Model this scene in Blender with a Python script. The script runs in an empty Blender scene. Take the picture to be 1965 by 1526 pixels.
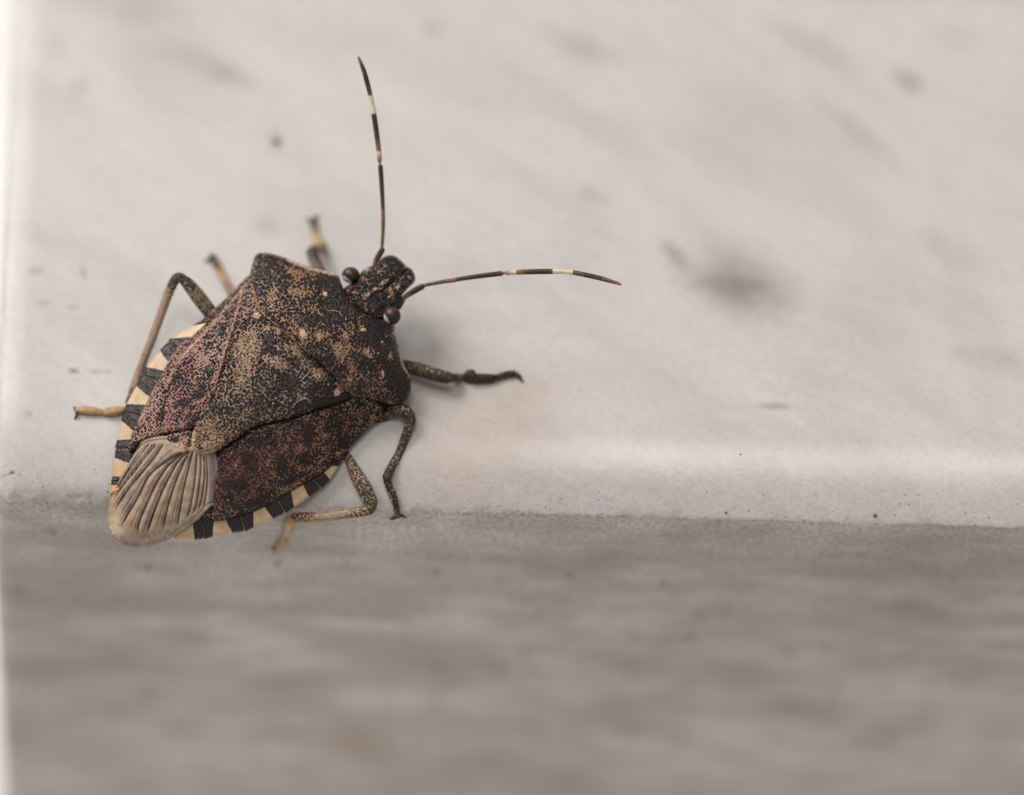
import bpy, math, random
import numpy as np
from mathutils import Vector
from mathutils.geometry import delaunay_2d_cdt

random.seed(7); np.random.seed(7)
S = 0.001                       # everything below is laid out in millimetres; 1 mm = 0.001 m
SC = bpy.context.scene
COL = SC.collection

# ------------------------------------------------------------------ camera
ELEV, ROLL, DIST = math.radians(60), math.radians(1.6), 700.0
KPX = 41.8 / 1965.0             # mm per photograph pixel in the plane of focus
X0 = np.array([1.0, 0, 0])
FWD = np.array([0.0, math.cos(ELEV), -math.sin(ELEV)])
UP0 = np.array([0.0, math.sin(ELEV), math.cos(ELEV)])
RT = X0 * math.cos(ROLL) + UP0 * math.sin(ROLL)
UP = -X0 * math.sin(ROLL) + UP0 * math.cos(ROLL)
ARRIS_Z = -1.25
CAM = np.array([0, 0, ARRIS_Z]) - FWD * DIST + UP0 * ((985 - 763) * KPX)

cd = bpy.data.cameras.new('camera')
cam = bpy.data.objects.new('camera', cd); COL.objects.link(cam)
from mathutils import Matrix
M = Matrix(((RT[0], UP[0], -FWD[0], CAM[0] * S), (RT[1], UP[1], -FWD[1], CAM[1] * S),
            (RT[2], UP[2], -FWD[2], CAM[2] * S), (0, 0, 0, 1)))
cam.matrix_world = M
cd.sensor_width = 17.3; cd.lens = 17.3 * DIST / 41.8
cd.clip_start = 0.01; cd.clip_end = 20.0
cd.dof.use_dof = True
cd.dof.focus_distance = (DIST - 0.75) * S
cd.dof.aperture_fstop = cd.lens / (0.062 * DIST)
SC.camera = cam

# ------------------------------------------------------------------ light
wd = bpy.data.worlds.new('World'); SC.world = wd; wd.use_nodes = True
bg = wd.node_tree.nodes['Background']
bg.inputs[0].default_value = (1.0, 0.975, 0.955, 1); bg.inputs[1].default_value = 0.31

def area_light(name, direction, dist, sx, sy, power, color):
    ld = bpy.data.lights.new(name, 'AREA'); ld.shape = 'RECTANGLE'
    ld.size, ld.size_y, ld.energy, ld.color = sx, sy, power, color
    o = bpy.data.objects.new(name, ld); COL.objects.link(o)
    v = Vector(direction).normalized()
    o.location = v * dist
    o.rotation_euler = v.to_track_quat('Z', 'Y').to_euler()
    return o
area_light('window_light', (-0.54, 0.46, 0.72), 0.8, 0.40, 0.40, 5.9, (1.0, 0.965, 0.95))
area_light('ceiling_light', (-0.06, 0.0, 1.0), 0.9, 0.26, 0.26, 1.7, (1.0, 0.97, 0.94))

SC.view_settings.view_transform = 'Standard'
SC.view_settings.look = 'None'
SC.view_settings.exposure = 0.0
SC.view_settings.gamma = 1.0
SC.render.engine = 'CYCLES'
SC.cycles.use_denoising = True
SC.cycles.max_bounces = 6; SC.cycles.diffuse_bounces = 3; SC.cycles.glossy_bounces = 2
SC.cycles.caustics_reflective = False; SC.cycles.caustics_refractive = False
SC.cycles.adaptive_threshold = .015

# ------------------------------------------------------------------ geometry helpers
def P(px, py, w):
    """photograph pixel + millimetres in front of the focal plane -> world mm"""
    px, py, w = np.broadcast_arrays(np.asarray(px, float), np.asarray(py, float), np.asarray(w, float))
    dd = DIST - w
    sc = KPX * dd / DIST
    return (CAM + FWD * dd[..., None] + RT * ((px - 982.5) * sc)[..., None] + UP * ((763 - py) * sc)[..., None])

def prof(y):
    """height of the slab's top surface behind its front edge"""
    y = np.asarray(y, float)
    t = np.clip(1 - y / 4.2, 0, 1)
    return ARRIS_Z * t ** 2

def slab_w(px, py):
    ws = np.linspace(5, -16, 1100)
    pts = P(np.full_like(ws, px), np.full_like(ws, py), ws)
    inside = (pts[:, 1] > 0) & (pts[:, 2] < prof(pts[:, 1]))
    k = np.argmax(inside)
    return ws[k] if inside.any() else -16.0

ROOT_POS = P(500, 800, slab_w(500, 800))

def link(o, parent=None):
    COL.objects.link(o)
    if parent is not None:
        o.parent = parent
    return o

def mesh_obj(name, verts, faces, mat, parent=None, uv=None, paint=None, smooth=True, origin=None):
    verts = np.asarray(verts, float)
    if origin is None:
        origin = ROOT_POS if parent is not None else np.zeros(3)
    me = bpy.data.meshes.new(name)
    me.from_pydata(((verts - origin) * S).tolist(), [], [list(map(int, f)) for f in faces])
    if uv is not None:
        ul = me.uv_layers.new(name='UVMap')
        idx = np.zeros(len(me.loops), dtype=np.int32); me.loops.foreach_get('vertex_index', idx)
        ul.data.foreach_set('uv', np.asarray(uv, np.float32)[idx].ravel())
    if paint is not None:
        at = me.attributes.new('paint', 'FLOAT_COLOR', 'POINT')
        at.data.foreach_set('color', np.asarray(paint, np.float32).ravel())
    if smooth:
        me.polygons.foreach_set('use_smooth', np.ones(len(me.polygons), bool))
    me.materials.append(mat)
    me.update()
    o = bpy.data.objects.new(name, me)
    return link(o, parent)

def chaikin(pts, n=2, closed=True):
    p = np.asarray(pts, float)
    for _ in range(n):
        if closed:
            q = np.roll(p, -1, 0)
            p = np.stack([p * .75 + q * .25, p * .25 + q * .75], 1).reshape(-1, 2)
        else:
            q = np.stack([p[:-1] * .75 + p[1:] * .25, p[:-1] * .25 + p[1:] * .75], 1).reshape(-1, 2)
            p = np.vstack([p[:1], q, p[-1:]])
    return p

def resample(p, step, closed=True):
    p = np.asarray(p, float)
    if closed: p = np.vstack([p, p[:1]])
    seg = np.linalg.norm(np.diff(p, axis=0), axis=1)
    s = np.r_[0, np.cumsum(seg)]
    n = max(3, int(round(s[-1] / step)))
    t = np.linspace(0, s[-1], n + 1)
    out = np.stack([np.interp(t, s, p[:, k]) for k in range(p.shape[1])], 1)
    return out[:-1] if closed else out

def seg_dist(pts, line):
    """distance (px) from pts to a polyline, and arc parameter"""
    pts = np.asarray(pts, float); line = np.asarray(line, float)
    best = np.full(len(pts), 1e9); par = np.zeros(len(pts)); acc = 0.0
    for a, b in zip(line[:-1], line[1:]):
        ab = b - a; L2 = ab @ ab + 1e-12
        t = np.clip(((pts - a) @ ab) / L2, 0, 1)
        d = np.linalg.norm(pts - (a + t[:, None] * ab), axis=1)
        m = d < best
        best = np.where(m, d, best); par = np.where(m, acc + t * math.sqrt(L2), par)
        acc += math.sqrt(L2)
    return best, par

def inside_poly(pts, poly):
    x, y = pts[:, 0], pts[:, 1]; c = np.zeros(len(pts), bool)
    q = np.roll(poly, -1, 0)
    for (x1, y1), (x2, y2) in zip(poly, q):
        if y1 == y2: continue
        m = ((y1 > y) != (y2 > y)) & (x < (x2 - x1) * (y - y1) / (y2 - y1) + x1)
        c ^= m
    return c

def sstep(e0, e1, x):
    t = np.clip((x - e0) / (e1 - e0), 0, 1)
    return t * t * (3 - 2 * t)

def vnoise(pts, scale, seed=0):
    """cheap smooth value noise on 2-D points"""
    rng = np.random.RandomState(seed); T = rng.rand(256, 256)
    p = np.asarray(pts) * scale; i = np.floor(p).astype(int); f = p - i; f = f * f * (3 - 2 * f)
    g = lambda a, b: T[(i[:, 0] + a) % 256, (i[:, 1] + b) % 256]
    return (g(0, 0) * (1 - f[:, 0]) + g(1, 0) * f[:, 0]) * (1 - f[:, 1]) + (g(0, 1) * (1 - f[:, 0]) + g(1, 1) * f[:, 0]) * f[:, 1]

# ------------------------------------------------------------------ node helpers
class NT:
    def __init__(self, name):
        self.m = bpy.data.materials.new(name); self.m.use_nodes = True
        self.t = self.m.node_tree; self.t.nodes.clear()
        self.out = self.t.nodes.new('ShaderNodeOutputMaterial')
        self.b = self.n('ShaderNodeBsdfPrincipled')
        self.t.links.new(self.b.outputs[0], self.out.inputs[0])
    def set(self, sock, v):
        if isinstance(v, bpy.types.NodeSocket): self.t.links.new(v, sock)
        elif isinstance(v, (tuple, list)) and len(v) == 3 and sock.type == 'RGBA': sock.default_value = (*v, 1)
        else: sock.default_value = v
    def n(self, typ, ins=None, **props):
        nd = self.t.nodes.new(typ)
        for k, v in props.items(): setattr(nd, k, v)
        for k, v in (ins or {}).items(): self.set(nd.inputs[k], v)
        return nd
    def math(self, op, a, b=0.0, c=0.0, clamp=False):
        nd = self.t.nodes.new('ShaderNodeMath'); nd.operation = op; nd.use_clamp = clamp
        for i, v in enumerate((a, b, c)): self.set(nd.inputs[i], v)
        return nd.outputs[0]
    def vmath(self, op, a, b=(0, 0, 0)):
        nd = self.t.nodes.new('ShaderNodeVectorMath'); nd.operation = op
        self.set(nd.inputs[0], a); self.set(nd.inputs[1], b)
        return nd.outputs[1] if op in ('LENGTH', 'DISTANCE', 'DOT_PRODUCT') else nd.outputs[0]
    def mix(self, f, a, b, blend='MIX'):
        nd = self.t.nodes.new('ShaderNodeMix'); nd.data_type = 'RGBA'; nd.blend_type = blend
        self.set(nd.inputs[0], f); self.set(nd.inputs[6], a); self.set(nd.inputs[7], b)
        return nd.outputs[2]
    def rng(self, v, a, b, c=0.0, d=1.0, smooth=True):
        nd = self.t.nodes.new('ShaderNodeMapRange'); nd.interpolation_type = 'SMOOTHSTEP' if smooth else 'LINEAR'
        for i, x in enumerate((v, a, b, c, d)): self.set(nd.inputs[i], x)
        return nd.outputs[0]
    def noise(self, vec, scale, detail=3.0, rough=.55, dist=0.0):
        return self.n('ShaderNodeTexNoise', {'Vector': vec, 'Scale': scale, 'Detail': detail, 'Roughness': rough, 'Distortion': dist}).outputs[0]
    def bsdf(self, **kw):
        for k, v in kw.items(): self.set(self.b.inputs[k.replace('_', ' ')], v)

def cuticle(name, tan1, tan2, dark, dots=8.6, thr=.34, k1=.9, k2=.5, mscale=1.5, rough=.42, bump=.6, red=(.20, .075, .06),
            pale=(.62, .45, .28), dust_glint=.85, soft=.10, sheen=.34, kd=.55, brown=.75):
    t = NT(name)
    uv = t.n('ShaderNodeUVMap').outputs[0]
    at = t.n('ShaderNodeAttribute', attribute_name='paint')
    sep = t.n('ShaderNodeSeparateColor', {0: at.outputs['Color']})
    pd, pp, pr = sep.outputs[0], sep.outputs[1], sep.outputs[2]
    n1 = t.noise(uv, mscale, 5, .62)
    n2 = t.noise(uv, mscale * .33, 2)
    n3 = t.noise(t.vmath('ADD', uv, (7.3, 2.1, 0)), mscale * 2.6, 3)
    warp = t.vmath('ADD', uv, t.vmath('SCALE', t.n('ShaderNodeTexNoise', {'Vector': uv, 'Scale': 3.0, 'Detail': 2}).outputs[1]))
    t.t.nodes[-1]
    for nd in t.t.nodes:
        if nd.type == 'VECT_MATH' and nd.operation == 'SCALE': nd.inputs['Scale'].default_value = .08
    vor = t.n('ShaderNodeTexVoronoi', {'Vector': warp, 'Scale': dots, 'Randomness': .75})
    d = vor.outputs['Distance']
    th = t.math('ADD', thr, t.math('MULTIPLY', t.math('SUBTRACT', n1, .5), k1))
    th = t.math('ADD', th, t.math('MULTIPLY', t.math('SUBTRACT', n2, .5), k2))
    th = t.math('ADD', th, t.math('MULTIPLY', t.math('SUBTRACT', n3, .5), .30))
    th = t.math('ADD', th, t.math('MULTIPLY', pd, kd))
    th = t.math('SUBTRACT', th, t.math('MULTIPLY', pp, .75))
    mask = t.rng(t.math('SUBTRACT', th, d), -soft, soft)
    base = t.mix(t.rng(n3, .3, .7), tan1, tan2)
    n4 = t.noise(t.vmath('ADD', uv, (1.3, 12.1, 0)), mscale * 1.5, 5, .65)
    base = t.mix(t.math('MULTIPLY', t.rng(n4, .42, .64), brown), base, tuple(c * .36 for c in tan1))
    base = t.mix(t.math('MULTIPLY', pr, t.rng(n1, .25, .7, .55, 1.0)), base, red)
    base = t.mix(t.rng(pp, .35, 1.0), base, pale)
    dk = t.mix(t.math('MULTIPLY', pr, .5), dark, (.050, .018, .016))
    dk = t.mix(t.rng(n2, .4, .65), dk, tuple(c * 1.5 for c in dark))
    col = t.mix(mask, base, dk)
    v2 = t.n('ShaderNodeTexVoronoi', {'Vector': uv, 'Scale': 4.2})
    rnd = t.n('ShaderNodeSeparateColor', {0: v2.outputs['Color']}).outputs[0]
    dm = t.math('MULTIPLY', t.rng(v2.outputs['Distance'], .17, .09), t.rng(rnd, .86, .89))
    col = t.mix(t.math('MULTIPLY', dm, dust_glint), col, (.85, .83, .80))  # white dust specks that also paint in the small glints
    h = t.rng(d, .05, .48)
    hh = t.math('ADD', t.math('MULTIPLY', h, .8), t.math('MULTIPLY', t.noise(uv, 22, 2), .35))
    hh = t.math('ADD', hh, t.math('MULTIPLY', n3, .8))
    hh = t.math('ADD', hh, dm)
    bp = t.n('ShaderNodeBump', {'Strength': bump, 'Distance': 0.075 * S, 'Height': hh})
    t.bsdf(Base_Color=col, Roughness=t.rng(n3, .2, .8, rough - .08, rough + .12), Normal=bp.outputs[0], Specular_IOR_Level=sheen)
    return t.m

DARK = (.0165, .0100, .0090)
PALE = (.66, .47, .30)
MAT_PRO = cuticle('pronotum_cuticle', (.24, .128, .070), (.40, .235, .130), DARK, dots=9.5, thr=.58, mscale=2.0, k1=1.0, k2=.3, bump=1.0, pale=PALE, brown=.5, soft=.13, rough=.31)
MAT_SCU = cuticle('scutellum_cuticle', (.25, .150, .085), (.40, .265, .160), DARK, dots=9.5, thr=.59, mscale=1.9, k1=1.0, k2=.3, bump=1.0, pale=PALE, brown=.5, soft=.13, rough=.31)
MAT_COR_L = cuticle('left_corium_cuticle', (.32, .175, .12), (.42, .26, .19), (.017, .0105, .0110), dots=9.5, thr=.54, mscale=2.1, k1=.8, k2=.25, red=(.225, .072, .052), bump=.9, pale=(.62, .44, .34), brown=.3, soft=.13, rough=.31)
MAT_COR_R = cuticle('right_corium_cuticle', (.23, .115, .066), (.33, .185, .11), (.0135, .0068, .0066), dots=9.5, thr=.57, mscale=2.4, k1=.95, k2=.3, red=(.145, .038, .032), bump=.9, pale=PALE, brown=.5, soft=.13, rough=.33)  # darker than the left wing's: shade partly put into the colour
MAT_HEAD = cuticle('head_cuticle', (.26, .14, .068), (.38, .225, .11), (.0125, .0088, .0085), dots=10, thr=.64, mscale=2.8, k1=.95, k2=.2, rough=.30, bump=1.0, soft=.08, brown=.4)
MAT_LEG = cuticle('leg_cuticle', (.32, .225, .135), (.42, .31, .20), (.040, .028, .020), dots=9.5, thr=.42, mscale=2.2, k1=.9, k2=.3, soft=.15, rough=.42, bump=.5, red=(.42, .25, .18), pale=(.58, .43, .29), dust_glint=.1, kd=.62, brown=.3)
MAT_TAR = cuticle('tarsus_cuticle', (.46, .27, .12), (.52, .33, .17), (.025, .017, .012), dots=6, thr=-.15, mscale=2, k1=.3, k2=.2, rough=.4, bump=.2, dust_glint=.2, kd=1.15, brown=.2)
MAT_ANT = cuticle('antenna_cuticle', (.17, .105, .07), (.22, .14, .09), (.040, .030, .026), dots=14, thr=.34, mscale=3, k1=.3, k2=.2, rough=.5, bump=.3, red=(.36, .15, .045), pale=(.75, .60, .40), dust_glint=.0, kd=.9, brown=.0)
MAT_BELLY = cuticle('belly_cuticle', (.20, .14, .09), (.28, .20, .13), DARK, thr=.4)

def margin_material():
    t = NT('margin_plate_cuticle')
    uv = t.n('ShaderNodeUVMap').outputs[0]
    sep = t.n('ShaderNodeSeparateColor', {0: t.n('ShaderNodeAttribute', attribute_name='paint').outputs['Color']})
    e = t.math('ADD', sep.outputs[0], t.math('MULTIPLY', t.math('SUBTRACT', t.noise(uv, 3.5, 4), .5), .95))
    mk = t.rng(e, .28, .68)
    n = t.noise(uv, 3, 3)
    cream = t.mix(t.rng(n, .3, .75), (.54, .38, .22), (.66, .50, .33))
    cream = t.mix(sep.outputs[1], cream, (.55, .29, .10))
    col = t.mix(mk, cream, (.020, .013, .011))
    vor = t.n('ShaderNodeTexVoronoi', {'Vector': uv, 'Scale': 8.5})
    hh = t.math('MULTIPLY', t.rng(vor.outputs[0], .05, .5), mk)
    bp = t.n('ShaderNodeBump', {'Strength': .7, 'Distance': .04 * S, 'Height': hh})
    t.bsdf(Base_Color=col, Roughness=.42, Normal=bp.outputs[0])
    return t.m
MAT_MARGIN = margin_material()

def membrane_material():
    t = NT('wing_membrane')
    uv = t.n('ShaderNodeUVMap').outputs[0]
    sep = t.n('ShaderNodeSeparateColor', {0: t.n('ShaderNodeAttribute', attribute_name='paint').outputs['Color']})
    n = t.noise(uv, 2.2, 4); n2 = t.noise(uv, 9, 3)
    col = t.mix(t.rng(n, .35, .68), (.37, .26, .17), (.53, .43, .325))
    col = t.mix(t.rng(t.math('ADD', t.math('MULTIPLY', n2, .5), n), .80, 1.0, 0, .6), col, (.15, .105, .08))
    col = t.mix(t.math('MULTIPLY', sep.outputs[1], .85), col, (.42, .225, .10))
    col = t.mix(sep.outputs[2], col, (.19, .16, .155))
    col = t.mix(t.math('MULTIPLY', sep.outputs[0], .98), col, (.022, .014, .012))
    bp = t.n('ShaderNodeBump', {'Strength': .22, 'Distance': .03 * S, 'Height': n2})
    t.bsdf(Base_Color=col, Roughness=.42, Specular_IOR_Level=.18, Normal=bp.outputs[0], Alpha=t.math('ADD', .88, t.math('MULTIPLY', sep.outputs[0], .12)))
    return t.m
MAT_MEMB = membrane_material()

def plain(name, col, rough=.4, spec=.5):
    t = NT(name)
    tc = t.n('ShaderNodeTexCoord').outputs['Object']
    n = t.noise(t.vmath('SCALE', tc), 4, 3)
    for nd in t.t.nodes:
        if nd.type == 'VECT_MATH': nd.inputs['Scale'].default_value = 1 / S
    c = t.mix(n, tuple(x * .8 for x in col), tuple(min(1, x * 1.2) for x in col))
    t.bsdf(Base_Color=c, Roughness=rough, Specular_IOR_Level=spec)
    return t.m
MAT_FIBRE = plain('lint', (.52, .50, .47), .6)
MAT_CLAW = plain('claw_chitin', (.04, .025, .018), .35)
MAT_CRUMB = plain('dirt_crumb', (.11, .085, .06), .8)
MAT_OCEL = plain('ocellus_glaze', (.30, .03, .02), .15)

def eye_material():
    t = NT('compound_eye')
    sep = t.n('ShaderNodeSeparateColor', {0: t.n('ShaderNodeAttribute', attribute_name='paint').outputs['Color']})
    tc = t.n('ShaderNodeTexCoord').outputs['Object']
    sc = t.n('ShaderNodeVectorMath', {0: tc, 'Scale': 1 / S}, operation='SCALE').outputs[0]
    v = t.n('ShaderNodeTexVoronoi', {'Vector': sc, 'Scale': 22.0})
    c = t.mix(sep.outputs[1], (.030, .014, .014), (.10, .030, .022))
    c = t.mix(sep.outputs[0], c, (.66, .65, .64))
    bp = t.n('ShaderNodeBump', {'Strength': .25, 'Distance': .02 * S, 'Height': v.outputs[0]})
    t.bsdf(Base_Color=c, Roughness=.38, Normal=bp.outputs[0])
    return t.m
MAT_EYE = eye_material()

# ------------------------------------------------------------------ marble slab and the pale surface below it
SLAB_X = -21.1

SPOTS = [  # px, py, half-length mm, half-width mm, angle deg, strength, channel (0 grey vein, 1 brown grit, 2 ochre)
    (1420, 538, 2.6, 1.7, -15, .36, 0), (1432, 556, 2.2, 1.1, -22, .38, 0), (1450, 568, 1.7, .8, -30, .32, 0), (1385, 545, 2.0, .5, 0, .32, 0), (1295, 490, 1.0, .35, -50, .55, 0),
    (1742, 157, .75, .42, -35, .5, 0), (1840, 75, 1.5, .6, -20, .18, 0),
    (400, 128, 2.3, .55, -28, .40, 0), (330, 90, 3.4, 1.6, -25, .22, 0), (225, 5, 3.5, .8, -8, .25, 0), (620, 75, 3.5, 1.5, -20, .16, 0),
    (531, 272, .30, .26, 0, .80, 1), (826, 62, .36, .32, 0, .55, 1), (512, 432, .6, .5, 0, .35, 0), (1488, 780, .8, .18, 0, .40, 1), (112, 86, .5, .5, 0, .2, 1), (152, 168, .5, .4, 0, .22, 1),
    (142, 712, .24, .10, 0, .9, 1), (185, 713, .40, .06, 5, .5, 1), (208, 716, .22, .07, 0, .55, 1), (160, 524, .13, .26, 20, .55, 1), (68, 520, .42, .16, 10, .45, 1), (140, 590, .25, .10, 0, .4, 1), (85, 580, .5, .06, 12, .4, 1), (55, 796, .2, .1, 0, .5, 1),
    (1110, 90, 2.0, .7, -25, .30, 0), (1560, 90, 2.6, .6, -30, .30, 0), (1640, 250, 2.6, .5, -38, .28, 0), (1140, 375, .9, .35, -30, .35, 0), (1830, 480, 2.2, .7, -30, .25, 0), (1900, 690, 1.8, .6, -10, .25, 0), (1690, 640, 2.5, .8, -20, .15, 0),
    (950, 805, 4.0, 2.4, -10, .30, 2), (1010, 745, 1.6, .8, 0, .22, 2), (880, 900, 4.0, 2.4, 0, .24, 2)]  # brown stain, also painting the insect's warm shade at its lower right
FSPOTS = [  # the same on the front face
    (1320, 1222, .35, .45, 0, .6, 1), (1215, 1218, .4, .3, 0, .4, 1), (1008, 1252, .25, .6, 0, .4, 1), (1320, 1322, .5, .4, 0, .35, 1), (1300, 1420, .7, .9, 0, .3, 1), (1345, 1178, .5, .4, 0, .3, 1),
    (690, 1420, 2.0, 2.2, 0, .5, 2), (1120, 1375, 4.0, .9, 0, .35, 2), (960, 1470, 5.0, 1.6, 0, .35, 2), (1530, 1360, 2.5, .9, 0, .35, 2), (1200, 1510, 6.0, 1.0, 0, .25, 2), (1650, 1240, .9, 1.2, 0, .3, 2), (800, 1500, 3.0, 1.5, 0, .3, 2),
    (1230, 1282, 3.2, .5, 0, .35, 0), (1400, 1275, 1.8, .6, 0, .35, 0), (1100, 1085, 3.0, 1.0, 0, .3, 0), (1700, 1160, 5.0, 1.4, 0, .35, 0), (1780, 1080, 7.0, 2.2, 0, .35, 0), (1350, 1070, 7.0, 1.3, 0, .25, 0),  # grey marks; the broad ones under the lip also paint its shade
    (350, 1207, 4.5, .6, 0, .55, 3), (480, 1235, 3, .9, 0, .5, 3), (650, 1193, 4, .6, 0, .5, 3), (840, 1200, 3.4, 1.1, 0, .45, 3), (905, 1180, 1.4, .7, 0, .5, 3), (560, 1275, 4, 1.2, 0, .35, 3), (1270, 1480, 4, 2, 0, .4, 3), (1880, 1235, 3, 1.2, 0, .4, 3), (1100, 1260, 4, .9, 0, .3, 3), (1720, 1300, 5, 1.4, 0, .3, 3), (1900, 1480, 5, 2.5, 0, .35, 3), (750, 1340, 4, 1.1, 0, .4, 3), (400, 1400, 8, 4, 0, .45, 3), (1000, 1345, 8, 2, 0, .4, 3), (1500, 1450, 9, 4, 0, .45, 3), (250, 1490, 6, 3, 0, .4, 3), (1850, 1400, 7, 4, 0, .4, 3), (600, 1480, 7, 3, 0, .4, 3), (1150, 1440, 7, 3, 0, .35, 3)]  # whitish streaks; the broad low patches paint light bounced from below

def marble_material():
    t = NT('weathered_white_marble')
    tc = t.n('ShaderNodeTexCoord').outputs['Object']
    p = t.n('ShaderNodeVectorMath', {0: tc, 'Scale': 1 / S}, operation='SCALE').outputs[0]
    xyz = t.n('ShaderNodeSeparateXYZ', {0: p})
    nz = t.n('ShaderNodeSeparateXYZ', {0: t.n('ShaderNodeNewGeometry').outputs['Normal']}).outputs[2]
    mp = t.n('ShaderNodeMapping', {0: p, 'Rotation': (0, 0, math.radians(-34)), 'Scale': (11, 3.6, 3)}, vector_type='TEXTURE').outputs[0]
    v1 = t.noise(mp, 1.0, 4, .5, .5)
    v2 = t.noise(t.vmath('ADD', p, (31, 7, 3)), .22, 3)
    v3 = t.noise(p, 1.6, 4)
    col = t.mix(t.rng(v1, .30, .62), (.55, .525, .503), (.63, .598, .572))
    col = t.mix(t.rng(v2, .40, .70, 0, .30), col, (.645, .60, .56))
    col = t.mix(t.rng(v3, .35, .70, 0, .10), col, (.44, .41, .38))
    vn = t.noise(t.vmath('ADD', mp, (4.4, 2.2, 0)), 1.6, 5, .6, .4)
    col = t.mix(t.math('MULTIPLY', t.rng(t.math('ABSOLUTE', t.math('SUBTRACT', vn, .5)),   .05, .0), .09), col, (.34, .325, .315))
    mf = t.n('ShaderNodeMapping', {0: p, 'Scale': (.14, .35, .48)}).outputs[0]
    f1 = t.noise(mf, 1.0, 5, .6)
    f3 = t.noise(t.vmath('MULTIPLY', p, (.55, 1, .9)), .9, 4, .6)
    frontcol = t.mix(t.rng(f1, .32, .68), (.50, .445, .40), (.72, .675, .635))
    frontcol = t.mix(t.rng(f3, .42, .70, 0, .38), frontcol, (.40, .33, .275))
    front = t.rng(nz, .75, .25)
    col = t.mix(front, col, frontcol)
    # mineral spots and stains, plus shade and bounced light painted into the stone
    sep = t.n('ShaderNodeSeparateColor', {0: t.n('ShaderNodeAttribute', attribute_name='paint').outputs['Color']})
    rag = t.noise(p, .40, 3, .55)
    att = [nd for nd in t.t.nodes if nd.type == 'ATTRIBUTE'][0]
    pl_ = t.math('MULTIPLY', t.math('SUBTRACT', 1.0, att.outputs['Alpha']), t.math('MULTIPLY', t.rng(t.noise(mf, 2.0, 4, .65), .40, .58), 1.5), clamp=True)
    col = t.mix(pl_, col, (.86, .81, .76))
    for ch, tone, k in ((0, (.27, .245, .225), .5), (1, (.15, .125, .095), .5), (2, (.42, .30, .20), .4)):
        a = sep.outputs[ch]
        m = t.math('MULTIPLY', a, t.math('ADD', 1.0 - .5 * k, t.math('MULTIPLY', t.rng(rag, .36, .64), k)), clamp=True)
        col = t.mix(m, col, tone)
    # pits and dark grains, densest along the worn front edge
    near = t.rng(t.math('ADD', xyz.outputs[1], t.math('MULTIPLY', t.math('ABSOLUTE', t.math('ADD', xyz.outputs[2], .7)), 1.0)), 3.0, .1)
    clump = t.rng(t.noise(t.vmath('ADD', p, (3, 9, 1)), .5, 2), .40, .60)
    vs = t.n('ShaderNodeTexVoronoi', {'Vector': p, 'Scale': 5.2})
    rs = t.n('ShaderNodeSeparateColor', {0: vs.outputs['Color']}).outputs[0]
    sp = t.math('MULTIPLY', t.rng(vs.outputs[0], .34, .10), t.rng(rs, .62, 1.0))
    sp = t.math('MULTIPLY', sp, t.math('ADD', t.math('MULTIPLY', t.math('MULTIPLY', near, near), t.math('ADD', .25, clump)), .05), clamp=True)
    col = t.mix(t.math('MULTIPLY', sp, .8), col, (.17, .13, .10))
    vp = t.n('ShaderNodeTexVoronoi', {'Vector': t.vmath('MULTIPLY', p, (1, 1, .8)), 'Scale': .75})
    rp = t.n('ShaderNodeSeparateColor', {0: vp.outputs['Color']}).outputs[0]
    pore = t.math('MULTIPLY', t.math('MULTIPLY', t.rng(vp.outputs[0], .26, .08), t.rng(rp, .55, .95)), front)
    col = t.mix(t.math('MULTIPLY', pore, .55), col, (.20, .165, .13))
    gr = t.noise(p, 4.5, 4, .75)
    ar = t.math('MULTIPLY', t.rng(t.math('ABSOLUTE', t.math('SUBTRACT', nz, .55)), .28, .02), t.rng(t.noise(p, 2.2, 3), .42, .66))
    col = t.mix(t.math('MULTIPLY', ar, .7), col, (.80, .78, .75))  # pale chips along the arris, painted as crystal glints
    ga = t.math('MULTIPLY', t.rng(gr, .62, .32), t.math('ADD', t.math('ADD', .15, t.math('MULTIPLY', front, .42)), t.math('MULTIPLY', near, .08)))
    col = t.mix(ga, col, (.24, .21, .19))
    hh = t.math('ADD', t.math('MULTIPLY', gr, .7), t.math('MULTIPLY', sp, -1.0))
    hh = t.math('ADD', hh, t.math('MULTIPLY', v3, .8))
    bp = t.n('ShaderNodeBump', {'Strength': t.math('ADD', t.rng(nz, .995, .6, .08, .45), t.math('MULTIPLY', near, .2)), 'Distance': .07 * S, 'Height': hh})
    t.bsdf(Base_Color=col, Roughness=t.math('ADD', t.rng(nz, .8, .2, .25, .75), t.rng(t.math('ADD', xyz.outputs[0], t.math('MULTIPLY', v3, 6.0)), 8.0, -7.0, 0, .20)), Normal=bp.outputs[0], Specular_IOR_Level=.5,
           Subsurface_Weight=.40, Subsurface_Radius=(1.0, .62, .45), Subsurface_Scale=.55 * S)
    return t.m

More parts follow.
